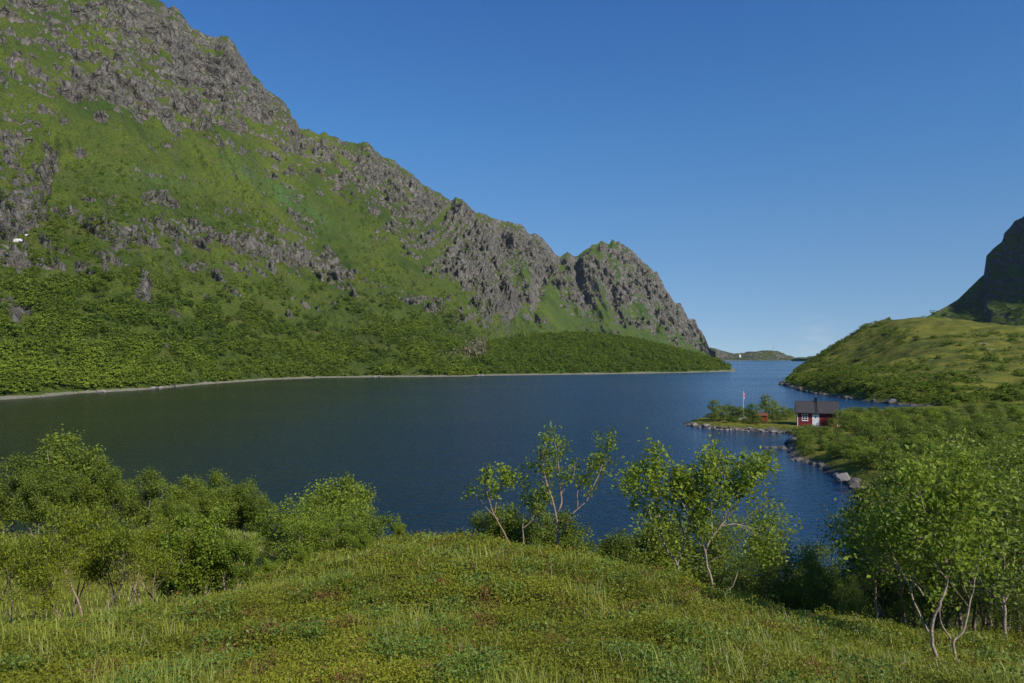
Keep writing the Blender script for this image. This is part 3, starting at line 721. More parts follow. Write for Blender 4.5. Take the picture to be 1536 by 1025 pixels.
MS = {}
B = M['birch_bark']; RB = M['rowan_bark']; DB = M['dark_bark']
cf2 = dict(levels=2)
for i in range(4):
    MS['birch', i] = bushy(100 + i, 3.0, 2.2, 4, M['birch_leaf'], B, 17, 0.12, 0.078, base_f=0.22, nb=9, cfgx=cf2)
for i in range(3):
    MS['rowan', i] = bushy(200 + i, 2.4, 2.3, 3, M['rowan_leaf'], RB, 13, 0.12, 0.08, lean=((0.5, 0), (0.15, 0), (-0.2, 0))[i], base_f=0.58, flat=0.35, up=1.3, nb=6, wobble=0.10, aspect=0.45, cfgx=cf2, rad=0.032, spread=1.5)
for i in range(3):
    MS['willow', i] = bushy(300 + i, 2.4, 1.45, 5, M['bright_leaf'], B, 14, 0.09, 0.075, base_f=0.25, nb=8, cfgx=cf2)
for i in range(2):
    MS['round', i] = bushy(350 + i, 2.3, 2.3, 6, M['bright_leaf'], B, 9, 0.11, 0.07, base_f=0.12, nb=9, cfgx=cf2, spread=1.15)
for i in range(4):
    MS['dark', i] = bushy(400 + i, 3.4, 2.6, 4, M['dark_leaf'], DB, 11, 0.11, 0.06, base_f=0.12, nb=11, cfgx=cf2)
for i in range(3):
    MS['big', i] = bushy(500 + i, 3.6, 2.9, 3, M['bright_leaf'] if i == 0 else M['birch_leaf'], B, 12, 0.12, 0.062, base_f=0.38, nb=13, cfgx=cf2, rad=0.045)

def put(kind, X, Y, label, cat, group, h=None, rz=None, name=None, z=None, sc=None, tilt=0.0):
    tr, cr, n = MS[kind]
    base_h = max(v.co.z for v in cr.vertices) if (kind not in HT) else HT[kind]
    HT[kind] = base_h
    s = sc if sc else (h / base_h if h else 1.0)
    o = thing(name or 'birch_tree', label, cat, (X, Y, (gz(X, Y) if z is None else z) - 0.03), rng.uniform(0, 6.28) if rz is None else rz, group, s)
    link('trunk', tr, o); link('crown', cr, o)
    return o
HT = {}
def putp(kind, px, py_top, Y, label, cat='tree', group=None, rz=None, name=None, wide=1.0):
    """tree at azimuth px and depth Y whose top reaches photograph row py_top"""
    X = (px - CX) / F * Y; z = gz(X, Y); top = P(px, py_top, Y)[2]
    o = put(kind, X, Y, label, cat, group, h=max(0.5, top - z), rz=rz, name=name, z=z)
    o.scale.x *= wide; o.scale.y *= wide
    return o

G1 = 'birches in the thicket on the left'
LEFT = [  # kind, px, top row, depth, label
 (('birch', 0), 108, 634, 27, 'tallest green birch with a pointed top in the left thicket', 1.0),
 (('birch', 1), 15, 676, 26, 'green birch at the left edge in front of the lake', 1.1),
 (('birch', 2), -45, 690, 25, None, 1.1),
 (('birch', 3), 60, 706, 24, 'rounded birch filling the gap between the left edge and the tallest birch', 1.1),
 (('birch', 2), 160, 696, 26, 'green birch just right of the tallest one with the lake above it', 1.0),
 (('birch', 1), 215, 698, 28, 'birch with a blunt peaked crown against the dark green water', 1.0),
 (('birch', 3), 270, 712, 28, 'low birch on white stems at the far side of the meadow', 1.1),
 (('birch', 0), 300, 708, 29, 'dense birch left of the peaked one above the meadow', 1.0),
 (('birch', 2), 345, 702, 28, 'dense birch with a small peak above the open meadow', 1.1),
 (('birch', 1), 385, 734, 27, 'rightmost low birch of the row behind the meadow', 1.0),


 (('birch', 1), 85, 690, 25, 'birch forming the left shoulder of the tallest birch', 1.1), (('birch', 2), 140, 680, 26.5, 'birch forming the right shoulder of the tallest birch', 1.0),
 (('birch', 2), 250, 738, 25, None, 1.1), (('birch', 3), 320, 722, 26, None, 1.1), (('birch', 1), 365, 716, 27.5, 'birch filling the dense crown mass right above the meadow', 1.0),
 (('birch', 2), 285, 745, 24.5, None, 1.0),
]
for k, px, pt, Y, lab, wd in LEFT:
    putp(k, px, pt, Y, lab or 'green birch inside the thicket on the left, partly hidden', 'tree', G1, wide=wd)
G2 = 'rowans on thin bare stems at the left'
for k, px, pt, Y, lab, rz in [
 (('rowan', 0), 25, 782, 11.4, 'dark stemmed rowan leaning right at the left edge', 0.2),
 (('rowan', 1), 90, 768, 12.0, 'yellow green rowan with pale forked stem near the left edge', 0.6),
 (('rowan', 2), 135, 752, 11.6, 'tallest yellow green rowan on several reddish stems', 1.3),
 (('rowan', 0), 185, 762, 12.2, 'yellow green rowan with a wide flat crown beside the tallest rowan', 2.4),
 (('rowan', 1), 225, 780, 11.8, 'slim rowan with reddish stem right of the wide flat one', 3.3),
 (('rowan', 1), -20, 770, 12, 'rowan cut off by the left edge', 5.0), (('rowan', 2), 262, 776, 13.2, 'rightmost rowan with a pale yellow green crown', 0.9)]:
    putp(k, px, pt, Y, lab, 'tree', G2, rz=rz, name='rowan_tree', wide=0.82)
G3 = 'round leaved willow bushes'
for k, px, pt, Y, lab in [
 (('willow', 0), 303, 748, 12.8, 'tallest round leaved willow left of the small meadow'),
 (('willow', 1), 348, 786, 12.6, 'round leaved willow at the edge of the small meadow'),
 (('willow', 2), 270, 790, 13.5, 'willow between the rowans and the tallest willow'),
 (('willow', 1), 408, 838, 12.4, 'small willow sapling beside the small meadow'),
 (('willow', 0), 455, 850, 12.2, 'low dark willow bush on the left flank of the knoll'),
 (('willow', 2), 545, 838, 11.6, 'thin willow sapling on the knoll below the round birch')]:
    putp(k, px, pt, Y, lab, 'bush', G3, name='willow_bush')
G4 = 'birches of the round clump left of centre'
for k, px, pt, Y, lab, wd in [
 (('round', 0), 452, 738, 17, 'left half of the round birch clump', 1.1),
 (('round', 1), 492, 722, 17.5, 'middle birch of the round clump', 1.05),
 (('birch', 1), 524, 704, 18, 'birch with a thin peak on the right of the round clump', .8),
 (('round', 0), 532, 752, 16, 'lowest birch on the right side of the round clump', 1.0),
 (('round', 1), 470, 768, 15.4, 'front birch of the round clump', 1.1), (('round', 0), 508, 772, 15.2, 'low front right birch of the round clump', 1.1)]:
    putp(k, px, pt, Y, lab, 'tree', G4, wide=wd * 1.15)
putp(('willow', 1), 597, 770, 12.9, 'tiny sapling standing alone against the dark water', 'sapling', name='willow_sapling', wide=.8)
G5 = 'low bushes behind the crest of the knoll'
for k, px, pt, Y, lab in [
 (('birch', 1), 742, 748, 14.6, 'low birch bush under the leaning bare stem'), (('birch', 2), 790, 752, 14.4, 'low birch bush between the two thin trees'),
 (('birch', 0), 842, 758, 14.8, 'low birch bush behind the tall thin tree'), (('birch', 3), 690, 797, 13.5, 'lowest bush just topping the crest of the knoll'),
 (('birch', 2), 915, 790, 15.5, 'rounded bush left of the twin stemmed trees'), (('birch', 1), 950, 778, 16, 'bush against the water left of the twin stemmed trees'),
 (('birch', 0), 985, 765, 16.5, 'birch bush directly behind the left pale stem'), (('birch', 3), 620, 800, 14.0, 'low tuft of birch on the skyline of the knoll')]:
    putp(k, px, pt, Y, lab, 'bush', G5, name='birch_bush', wide=1.3)
G6 = 'dark birches on the slope behind the twin stemmed trees'
for k, px, pt, Y, lab, wd in [
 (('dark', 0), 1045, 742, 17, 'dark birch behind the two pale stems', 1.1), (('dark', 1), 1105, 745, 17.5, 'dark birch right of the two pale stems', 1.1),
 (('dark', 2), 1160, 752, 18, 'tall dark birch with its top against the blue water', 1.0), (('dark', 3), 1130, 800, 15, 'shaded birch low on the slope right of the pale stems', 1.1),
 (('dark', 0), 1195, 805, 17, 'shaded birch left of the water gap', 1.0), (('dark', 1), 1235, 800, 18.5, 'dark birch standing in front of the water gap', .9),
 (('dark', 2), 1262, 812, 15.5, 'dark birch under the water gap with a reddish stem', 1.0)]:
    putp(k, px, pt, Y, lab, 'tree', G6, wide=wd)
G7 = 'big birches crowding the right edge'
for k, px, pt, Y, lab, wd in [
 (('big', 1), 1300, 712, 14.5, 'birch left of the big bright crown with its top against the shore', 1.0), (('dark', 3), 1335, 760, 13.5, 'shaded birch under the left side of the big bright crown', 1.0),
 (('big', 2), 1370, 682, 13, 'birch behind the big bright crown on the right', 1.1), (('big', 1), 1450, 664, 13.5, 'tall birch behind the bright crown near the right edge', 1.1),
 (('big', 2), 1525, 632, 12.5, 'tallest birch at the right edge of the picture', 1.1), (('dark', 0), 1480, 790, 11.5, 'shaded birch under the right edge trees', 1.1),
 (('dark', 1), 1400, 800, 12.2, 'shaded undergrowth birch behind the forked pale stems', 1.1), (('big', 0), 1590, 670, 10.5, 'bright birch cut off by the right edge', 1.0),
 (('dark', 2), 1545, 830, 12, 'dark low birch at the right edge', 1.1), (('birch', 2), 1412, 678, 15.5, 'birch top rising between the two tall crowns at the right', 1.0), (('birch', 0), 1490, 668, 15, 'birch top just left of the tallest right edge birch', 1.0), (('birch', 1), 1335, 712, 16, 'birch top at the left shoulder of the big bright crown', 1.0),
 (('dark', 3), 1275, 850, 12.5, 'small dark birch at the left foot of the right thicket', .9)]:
    putp(k, px, pt, Y, lab, 'tree', G7, wide=wd)

# hero trees with their own stems, drawn in local metres (x right, z up) --------------
def hero(name, label, px, py, Y, stems, leaf_m, bark_m, per, sigma, size, nb, f0, blen, seed, cfgx=None, cat='tree', bare=()):
    """stems: list of polylines in photograph pixels, turned to metres at depth Y with some real depth"""
    bx, by, _ = P(px, py, Y); bz = gz(bx, by)
    t = Tree(seed); cfg = dict(wob=0.14, trop=0.03, levels=2, n=[0, 5, 4, 3], fwd=0.9, ratio=0.6); cfg['from'] = [0.3, 0.25, 0.2, 0.2]
    if cfgx: cfg.update(cfgx)
    k = Y / F
    for i, (line, r0, nbi, f0i) in enumerate(stems):
        dep = t.r.uniform(-0.5, 0.5) if i else 0
        pts = [Vector(((a - px) * k, dep * (py - b) * k * 0.45 + 0.02 * i, (py - b) * k)) for a, b in line]
        if line[0][1] >= py - 3: pts[0].z = -0.12
        t.stem(pts, r0, r0 * 0.28, cfg, nbi if nbi is not None else nb, f0i if f0i is not None else f0, blen, 8)
    o = thing(name, label, cat, (bx, by, bz), 0)
    tr, cr, n = t.meshes('hero', bark_m, leaf_m, t.leaves(per, sigma, size, up=0.5))
    link('trunk', tr, o); link('crown', cr, o)
    return o
hero('willow_tree', 'tall thin leafy tree with a bare forked trunk alone against the lake', 836, 830, 12.6,
     [([(836, 830), (837, 800), (838, 780), (834, 752), (828, 735), (822, 715), (815, 690), (812, 672), (820, 650)], .022, 7, .55),
      ([(838, 752), (843, 740), (841, 715), (840, 690), (838, 665), (830, 640)], .017, 8, .3),
      ([(838, 790), (848, 775), (856, 760), (868, 748), (880, 738), (892, 715), (902, 690), (912, 665), (925, 645)], .014, 9, .5),
      ([(868, 748), (866, 725), (880, 700), (886, 680)], .009, 6, .3),
      ([(841, 730), (852, 715), (862, 700), (863, 682)], .008, 1, .5), ([(822, 715), (812, 708), (806, 690)], .008, 3, .3)],
     M['bright_leaf'], RB, 4, 0.055, 0.062, 8, .4, 0.30, 31, dict(n=[0, 3, 2, 2]))
hero('willow_tree', 'sparse leaning tree with grey bare twigs left of the tall thin tree', 770, 812, 12.8,
     [([(772, 815), (766, 800), (756, 780), (746, 762), (738, 745), (730, 715), (728, 695)], .017, 5, .7), ([(742, 752), (745, 735), (752, 712), (758, 698)], .010, 7, .5),
      ([(746, 762), (735, 752), (725, 740), (716, 728)], .008, 2, .6)],
     M['bright_leaf'], RB, 5, 0.06, 0.062, 7, .5, 0.26, 32, dict(n=[0, 3, 2, 2]))
hero('willow_tree', 'thin upright tree between the leaning one and the tall one', 790, 818, 12.9,
     [([(794, 820), (788, 800), (784, 780), (786, 760), (780, 745), (786, 722), (787, 705)], .014, 6, .5), ([(786, 772), (798, 758), (806, 740), (812, 722)], .010, 9, .3)],
     M['bright_leaf'], RB, 4, 0.07, 0.058, 7, .4, 0.28, 33, dict(n=[0, 3, 3, 2]))
hero('willow_tree', 'left one of the two pale stemmed trees with a wide airy crown', 1020, 877, 11.4,
     [([(1020, 877), (1018, 855), (1016, 840), (1008, 828), (998, 815), (992, 795), (990, 770), (985, 740), (984, 710), (986, 672)], .025, 11, .5),
      ([(1016, 840), (1022, 820), (1029, 802), (1020, 780), (1012, 755), (1016, 735), (1014, 715)], .017, 9, .4), ([(992, 795), (975, 770), (960, 730), (950, 706)], .009, 7, .4),
      ([(1029, 802), (1040, 780), (1050, 755)], .010, 6, .3)],
     M['bright_leaf'], B, 6, 0.075, 0.064, 9, .4, 0.40, 34, dict(n=[0, 4, 3, 2]))
hero('willow_tree', 'right one of the two pale stemmed trees with the broadest bright crown', 1065, 882, 11.2,
     [([(1066, 882), (1070, 865), (1066, 848), (1061, 835), (1058, 815), (1055, 795), (1040, 775), (1030, 755), (1020, 730)], .023, 8, .5),
      ([(1058, 812), (1066, 795), (1080, 775), (1098, 755), (1110, 735), (1122, 700), (1136, 682)], .018, 14, .3), ([(1070, 785), (1068, 755), (1076, 725), (1086, 690)], .014, 13, .3),
      ([(1061, 835), (1072, 822), (1086, 818)], .006, 0, .5), ([(1080, 775), (1105, 770), (1130, 778), (1145, 790)], .010, 9, .3)],
     M['bright_leaf'], B, 7, 0.08, 0.064, 9, .4, 0.50, 35, dict(n=[0, 4, 4, 2]))
hero('birch_tree', 'big bright birch with forked pale trunks at the lower right', 1425, 1002, 7.7,
     [([(1418, 1003), (1408, 980), (1398, 962), (1398, 945), (1405, 915), (1408, 900), (1418, 885), (1422, 865), (1420, 840), (1416, 815), (1400, 790), (1385, 750), (1380, 715)], .020, 14, .52),
      ([(1398, 945), (1390, 925), (1384, 900), (1378, 878), (1360, 840), (1350, 800)], .012, 9, .5), ([(1430, 1003), (1438, 988), (1438, 960), (1450, 952), (1462, 930), (1472, 900), (1480, 880), (1492, 850), (1500, 800)], .015, 11, .55),
      ([(1438, 960), (1428, 948), (1422, 930), (1424, 910)], .011, 2, .7), ([(1405, 986), (1390, 987), (1375, 984), (1366, 976)], .012, 0, .5), ([(1420, 840), (1440, 800), (1455, 760), (1470, 720)], .010, 14, .25),
      ([(1408, 900), (1395, 880), (1375, 865), (1355, 850)], .010, 2, .7)],
     M['bright_leaf'], B, 8, 0.08, 0.055, 9, .4, 0.52, 36, dict(n=[0, 4, 4, 2]))
hero('birch_tree', 'white trunked birch at the right edge behind the forked pale trunks', 1508, 955, 9.6,
     [([(1510, 957), (1507, 930), (1506, 900), (1504, 870), (1508, 830), (1500, 780), (1510, 720)], .026, 15, .35), ([(1506, 900), (1520, 870), (1536, 840), (1545, 800)], .018, 9, .3)],
     M['birch_leaf'], B, 7, 0.08, 0.06, 9, .4, 0.5, 37, dict(n=[0, 4, 3, 2]))
hero('birch_tree', 'thin orange brown stemmed birch standing in the shade left of the forked trunks', 1316, 932, 10.9,
     [([(1317, 934), (1317, 900), (1314, 875), (1312, 850), (1322, 810), (1318, 770)], .022, 12, .4)],
     M['dark_leaf'], RB, 7, 0.08, 0.058, 9, .4, 0.45, 38, dict(n=[0, 4, 3, 2]))
# fallen dead branches in the grass
def dead_branch(label, px, py, Y, lines):
    bx, by, _ = P(px, py, Y); bz = gz(bx, by); mb = MB(); k = Y / F
    for ln, r in lines:
        pts = [Vector(((a - px) * k, 0.05 * math.sin(a), (py - b) * k + 0.03)) for a, b in ln]
        mb.tube(pts, [r * (1 - .7 * i / (len(pts) - 1)) for i in range(len(pts))], 6)
    o = mb.build('dead_branch', B, None, smooth=True); o.location = (bx, by, bz); tag(o, label, 'branch', 'dead branches')
dead_branch('bent grey dead branch lying right of the forked pale trunks', 1465, 1012, 7.0, [([(1448, 990), (1460, 993), (1471, 992), (1473, 1002), (1466, 1012)], .014), ([(1471, 992), (1474, 1004), (1482, 1010)], .008)])
dead_branch('thin spiky dead branch in the grass near the lower right corner', 1500, 1010, 6.6, [([(1480, 1015), (1495, 1002), (1510, 1000)], .006), ([(1495, 1002), (1492, 988)], .004), ([(1505, 1018), (1520, 1000), (1530, 990)], .006)])
dead_branch('crooked dark dead branch at the foot of the two pale stems', 1075, 886, 10.9, [([(1060, 886), (1070, 878), (1085, 880), (1098, 868), (1108, 850)], .010), ([(1085, 880), (1096, 884)], .005)])

# ------------------------------------------------------------------ low-detail scrub of the lowland right of the cabin
def crown_cluster(seed, h, w, lumps, per, size, leaf_m, name, skew=0.0, trunk=True, conic=0.0):
    rg = np.random.default_rng(seed)
    a = rg.uniform(0, 6.28, lumps); zz = rg.uniform(0.18, 1.0, lumps); rad = np.sqrt(rg.uniform(0, 1, lumps)) * (1 - conic * zz) * np.sqrt(np.clip(1 - ((zz - 0.5) / 0.56) ** 2, 0.05, 1))
    C = np.stack([np.cos(a) * rad * w / 2, np.sin(a) * rad * w / 2, zz * h * 0.92], 1)
    idx = np.repeat(np.arange(lumps), per)
    off = rg.normal(size=(len(idx), 3)) * np.array([w * 0.085, w * 0.085, h * 0.045])
    ctr = C[idx] + off - np.array([0, 0, 0.42 * h]); ctr /= np.linalg.norm(ctr, axis=1)[:, None] + 1e-6
    V, Q = leaf_quads(C[idx] + off, size, rg, 0.3, 0.75, out=ctr * 2.2)
    t = np.clip(0.25 + 0.4 * rg.uniform(0, 1, lumps)[idx] + 0.12 * rg.normal(size=len(idx)), 0, 0.9)
    return V, Q, np.repeat(t, 4)
SCR = []
for i in range(5):
    h = 3.0; V, Q, t = crown_cluster(600 + i, h * 1.12, 3.0, 54, 36, 0.165, None, '')
    mb = MB(); rr_ = random.Random(i)
    for k in range(3):
        a = rr_.uniform(0, 6.28); mb.tube([(0.1 * math.cos(a), 0.1 * math.sin(a), -.1), (0.3 * math.cos(a), .3 * math.sin(a), 1.0), (0.6 * math.cos(a), .6 * math.sin(a), 2.3)], [.05, .035, .015], 4, cap=False)
    nv = len(V); tv = np.array(mb.v); tf = np.array(mb.f)
    for key, lm in (('m', M['birch_leaf']), ('d', M['dark_leaf']), ('b', M['bright_leaf'])):
        me = mesh_np('scrub_birch', np.concatenate([V, tv]), np.concatenate([Q, tf + nv]), mat=[lm, B], attrs={'tint': np.concatenate([t, np.zeros(len(tv))])}, smooth=False,
                     fmat=np.concatenate([np.zeros(len(Q)), np.ones(len(tf))]))
        SCR.append((key, me))
SC = {k: [m for kk, m in SCR if kk == k] for k in 'mdb'}
def scrub(X, Y, h, wd, key, label, group, name='birch_bush', cat='bush'):
    o = link(name, random.choice(SC[key])); o.location = (X, Y, gz(X, Y) - 0.1); o.rotation_euler = (0, 0, rng.uniform(0, 6.28))
    o.scale = (wd / 3.0, wd / 3.0, h / 3.0); return tag(o, label, cat, group)
placed = []
tries = 0
CAB = (64.2, 152.5)
while len(placed) < 265 and tries < 20000:
    tries += 1
    px = random.uniform(1165, 1570); Y = math.exp(random.uniform(math.log(58), math.log(215))) if random.random() < .85 else random.uniform(26, 58)
    X = (px - CX) / F * Y; sdv = float(shore_dist(np.array([X]), np.array([Y]))[0])
    if sdv < 1.0: continue
    if Y > 142 and X < 71 and px < 1262: continue
    if px < 1185 and Y > 130: continue
    if math.hypot(X - CAB[0] - 3, Y - CAB[1]) < 8: continue
    dens = float(fbm(X / 14, Y / 14, 2.0, o=2)); 
    if Y > 45 and dens < -0.28: continue
    h = random.uniform(1.7, 3.2) * (0.85 if Y < 60 else 1)
    if px < 1262 and Y > 100: h = min(h, 2.2)
    if px < 1290 and Y > 78: h *= 0.8
    if any((X - a) ** 2 + (Y - b) ** 2 < (0.20 * (h + c)) ** 2 for a, b, c in placed): continue
    # keep the water gap and the big boulder in view
    zt = gz(X, Y) + h; qx, qy = proj(X, Y, zt)
    if px < 1300 and Y < 80 and qy < 800: continue
    if Y < 87 and px < 1300 and qy < 735: continue
    if 1180 < px < 1262 and Y > 100 and qy < 640: continue
    
    if Y > 185: h *= 0.8
    if Y > 110 and 1250 < px < 1430:
        top = 622 if px < 1300 else 611
        zt = min(zt, P(px, top, Y)[2]); h = zt - gz(X, Y)
        if h < 0.9: continue
    if any(math.hypot(X - 39 - .67 * t_, Y - 87.5 + .74 * t_) < 2.4 for t_ in range(0, 10, 2)): continue
    placed.append((X, Y, h))
    zone = 'm' if random.random() < 0.5 else ('d' if random.random() < .35 else 'b')
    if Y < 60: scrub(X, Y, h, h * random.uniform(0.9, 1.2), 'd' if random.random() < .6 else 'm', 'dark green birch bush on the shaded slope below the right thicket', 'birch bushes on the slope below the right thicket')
    else: scrub(X, Y, h, h * random.uniform(0.95, 1.35), zone, 'green birch bush in the wide thicket on the low land right of the cabin', 'birch bushes on the low land right of the cabin')
for k in range(34):
    px = 1262 + k * 5 + random.uniform(-3, 3); Y = random.choice([168, 180, 190]) + random.uniform(-6, 6); X = (px - CX) / F * Y
    if float(shore_dist(np.array([X]), np.array([Y]))[0]) < 0.6: continue
    h = min(2.6, P(px, random.uniform(610, 620), Y)[2] - gz(X, Y))
    if h > 0.5: scrub(X, Y, h, max(h, 1.4) * random.uniform(1.2, 1.7), random.choice('mmb'), 'green birch bush on the far edge of the low land, its top against the channel', 'birch bushes along the channel behind the cabin')
for px, Y, h, wd, key, lab in [(1196, 126, 2.0, 3.2, 'm', 'rounded bush on the point directly below the cabin'), (1212, 122, 2.2, 3.2, 'm', 'bush just right of the point below the cabin'), (1231, 119, 2.2, 3.2, 'd', 'darker bush below the right half of the cabin'),
                          (1258, 146, 3.1, 2.6, 'm', 'tall young birch hiding the right corner of the cabin'), (1268, 141, 2.9, 3.0, 'm', 'birch just right of the cabin'), (1247, 140, 1.9, 2.0, 'm', 'low bush in front of the right wall of the cabin'),
                          (1286, 138, 2.9, 3.4, 'b', 'bright bush right of the cabin birch')]:
    scrub((px - CX) / F * Y, Y, h, wd, key, lab, 'bushes around the cabin')
for px, Y, h, wd, key, lab in [(1072, 158, 3.9, 2.8, 'm', 'leftmost upright bush on the islet'), (1082, 159, 2.7, 2.8, 'm', 'low bush beside the leftmost one on the islet'), (1092, 161, 2.9, 3.2, 'd', 'dark middle bush on the islet left of the flagpole'),
                          (1104, 160, 2.7, 3.0, 'm', 'bush at the foot of the flagpole, left side'), (1130, 156, 3.3, 3.6, 'd', 'dark round bush right of the flagpole'), (1124, 164, 1.8, 2.6, 'm', 'low bush behind the rock by the flagpole'),
                          (1148, 162, 4.7, 3.0, 'm', 'tallest birch on the islet behind the red shed'), (1158, 157, 4.0, 2.6, 'm', 'birch right of the red shed'), (1163, 153.5, 2.4, 2.0, 'd', 'low bush right of the red shed'), (1137, 151.5, 1.7, 1.7, 'd', 'small dark bush in front of the left side of the red shed'),
                          (1181, 160, 1.9, 1.8, 'm', 'small bush left of the cabin'), (1186, 168, 1.6, 2.4, 'd', 'dark hedge like bush between the islet and the cabin'), (1098, 155, 1.3, 2.4, 'm', 'knee high bush on the bank in front of the flagpole bushes'), (1120, 153, 1.1, 2.0, 'd', 'knee high bush on the bank below the flagpole'), (1065, 163, 1.2, 2.2, 'm', 'lowest bush near the left tip of the islet'),
                          (1171, 165, 2.3, 2.6, 'm', 'bush between the red shed and the cabin'), (1112, 170, 1.6, 3.4, 'm', 'low bush on the far shore of the islet')]:
    scrub((px - CX) / F * Y, Y, h * 1.12, wd * 1.15, key, lab, 'bushes on the islet')

# ------------------------------------------------------------------ far woods (one mass each)
FC = [crown_cluster(700 + i, 1.0, 1.0, 12, 9, 0.18, None, '') for i in range(8)]
def forest(name, label, pts, hs, tints, mat, wide=1.0):
    Vs, Qs, Ts = [], [], []; off = 0
    kinds = rng.integers(0, len(FC), len(pts)); rot = rng.uniform(0, 6.28, len(pts))
    for k in range(len(FC)):
        m = kinds == k
        if not m.any(): continue
        V, Q, t = FC[k]; p = pts[m]; h = hs[m]; c, s = np.cos(rot[m])[:, None], np.sin(rot[m])[:, None]
        ww = wide * rng.uniform(0.85, 1.3, m.sum())[:, None] * h[:, None]
        x = (V[None, :, 0] * c - V[None, :, 1] * s) * ww + p[:, 0:1]; y = (V[None, :, 0] * s + V[None, :, 1] * c) * ww + p[:, 1:2]; z = V[None, :, 2] * h[:, None] + p[:, 2:3] - 0.05 * h[:, None]
        n = m.sum(); Vs.append(np.stack([x, y, z], -1).reshape(-1, 3)); Qs.append((Q[None] + (np.arange(n) * len(V))[:, None, None]).reshape(-1, 4) + off)
        Ts.append(np.clip(t[None] * 0.55 + tints[m][:, None], 0, 0.9).ravel()); off += n * len(V)
    me = mesh_np(name, np.concatenate(Vs), np.concatenate(Qs), mat=mat, attrs={'tint': np.concatenate(Ts)}, smooth=False)
    return tag(link(name, me), label, 'woodland', kind='stuff')
# density over the mountain
dens = 1.0 * blob(340, 500, 330, 60, 4) + 0.55 * blob(40, 560, 200, 30) + 0.9 * blob(600, 530, 160, 40) + 0.5 * blob(100, 390, 110, 70, 30) + 0.35 * blob(560, 440, 120, 40, 30) + 0.34 * blob(300, 350, 260, 70) + 0.07 * blob(250, 250, 260, 60) + 0.25 * blob(820, 510, 90, 20)
dens += 1.0 * sstep(0.10, 0.0, T) * (spx < 720)
pat = fbm(spx / 45, spy / 22, 0.7, o=3)
dens = np.clip(dens, 0, 1.2) * np.clip(0.7 + 1.5 * pat, 0.03, 1.8)
dens *= 1 - 0.85 * np.clip(blob(215, 440, 20, 26, -10) + blob(18, 466, 34, 18, 20) + blob(20, 350, 30, 60) + 0.7 * blob(490, 405, 60, 22, 22) + 0.7 * blob(360, 375, 60, 16, 15), 0, 1)
area = np.abs(np.gradient(spx, axis=1) * np.gradient(spy, axis=0))
ok = (T > 0.004) & (spy > -20) & (spx > -60)
pw = (dens * area * ok) ** 1.0
pw = pw.ravel() / pw.sum()
nT = 12000
sel = rng.choice(pw.size, nT, p=pw, replace=False)
pts = np.stack([X2.ravel()[sel], Y2.ravel()[sel], Z2.ravel()[sel]], 1) + rng.normal(size=(nT, 3)) * np.array([.8, .8, 0])
sy = spy.ravel()[sel]; sx_ = spx.ravel()[sel]
hs = (1.8 + 3.4 * rng.uniform(0, 1, nT) ** 1.8) * np.where(sy < 420, 0.7, 1.0) * (1 + 0.25 * sstep(400, 700, sx_))
tn = -0.02 + 0.36 * rng.uniform(0, 1, nT) + 0.26 * np.exp(-((sx_ - 90) / 170) ** 2 - ((sy - 560) / 40) ** 2) - 0.20 * np.exp(-((sx_ - 300) / 200) ** 2 - ((sy - 470) / 40) ** 2) + 0.35 * pat.ravel()[sel]
forest('birch_wood', 'dense green birch wood covering the foot of the big mountain', pts, hs, np.clip(tn, -0.1, 0.6), M['far_leaf'])
# peninsula wood
XXp, YYp, ZZp = [a[1:-2] for a in pen]
qx, qy = proj(XXp, YYp, ZZp)
ar = np.abs(np.gradient(qx, axis=1) * np.gradient(YYp, axis=0)) * 1.0
pw = ar * (ZZp > 1.2); pw = pw.ravel() / pw.sum(); nP = 6000
sel = rng.choice(pw.size, nP, p=pw, replace=False)
ptp = np.stack([XXp.ravel()[sel], YYp.ravel()[sel], ZZp.ravel()[sel]], 1) + rng.normal(size=(nP, 3)) * np.array([1.2, 1.2, 0])
prx = qx.ravel()[sel]
dk = prx > 640
forest('birch_wood', 'dark green birch wood on the low peninsula across the lake', ptp[dk], (2.2 + 3.2 * rng.uniform(0, 1, nP) ** 1.6)[dk], (0.04 + 0.28 * rng.uniform(0, 1, nP) + 0.15 * fbm(prx / 40, ptp[:, 1] / 40))[dk], M['far_leaf'])
# pale half-dead grove and dark conifers on the peninsula
def grove(name, label, x0, x1, Y0, Y1, n, h0, h1, mat, t0, conic=False):
    px = rng.uniform(x0, x1, n); Y = rng.uniform(Y0, Y1, n); X = (px - CX) / F * Y
    d = (XXp.ravel()[None, ::3] - X[:, None]) ** 2 + (YYp.ravel()[None, ::3] - Y[:, None]) ** 2
    z = ZZp.ravel()[::3][np.argmin(d, 1)]
    forest(name, label, np.stack([X, Y, z], 1), rng.uniform(h0, h1, n), np.full(n, t0) + rng.uniform(0, .3, n), mat, 0.5 if conic else 0.7)
grove('pale_grove', 'grove of pale grey thin half bare trees on the left of the peninsula', 655, 725, 600, 690, 190, 9, 15, M['dead_tree'], 0.2, True)
grove('dark_grove', 'small row of dark conifers standing on the crest of the peninsula', 742, 786, 735, 760, 46, 6, 9, M['dark_leaf'], -0.1, True)
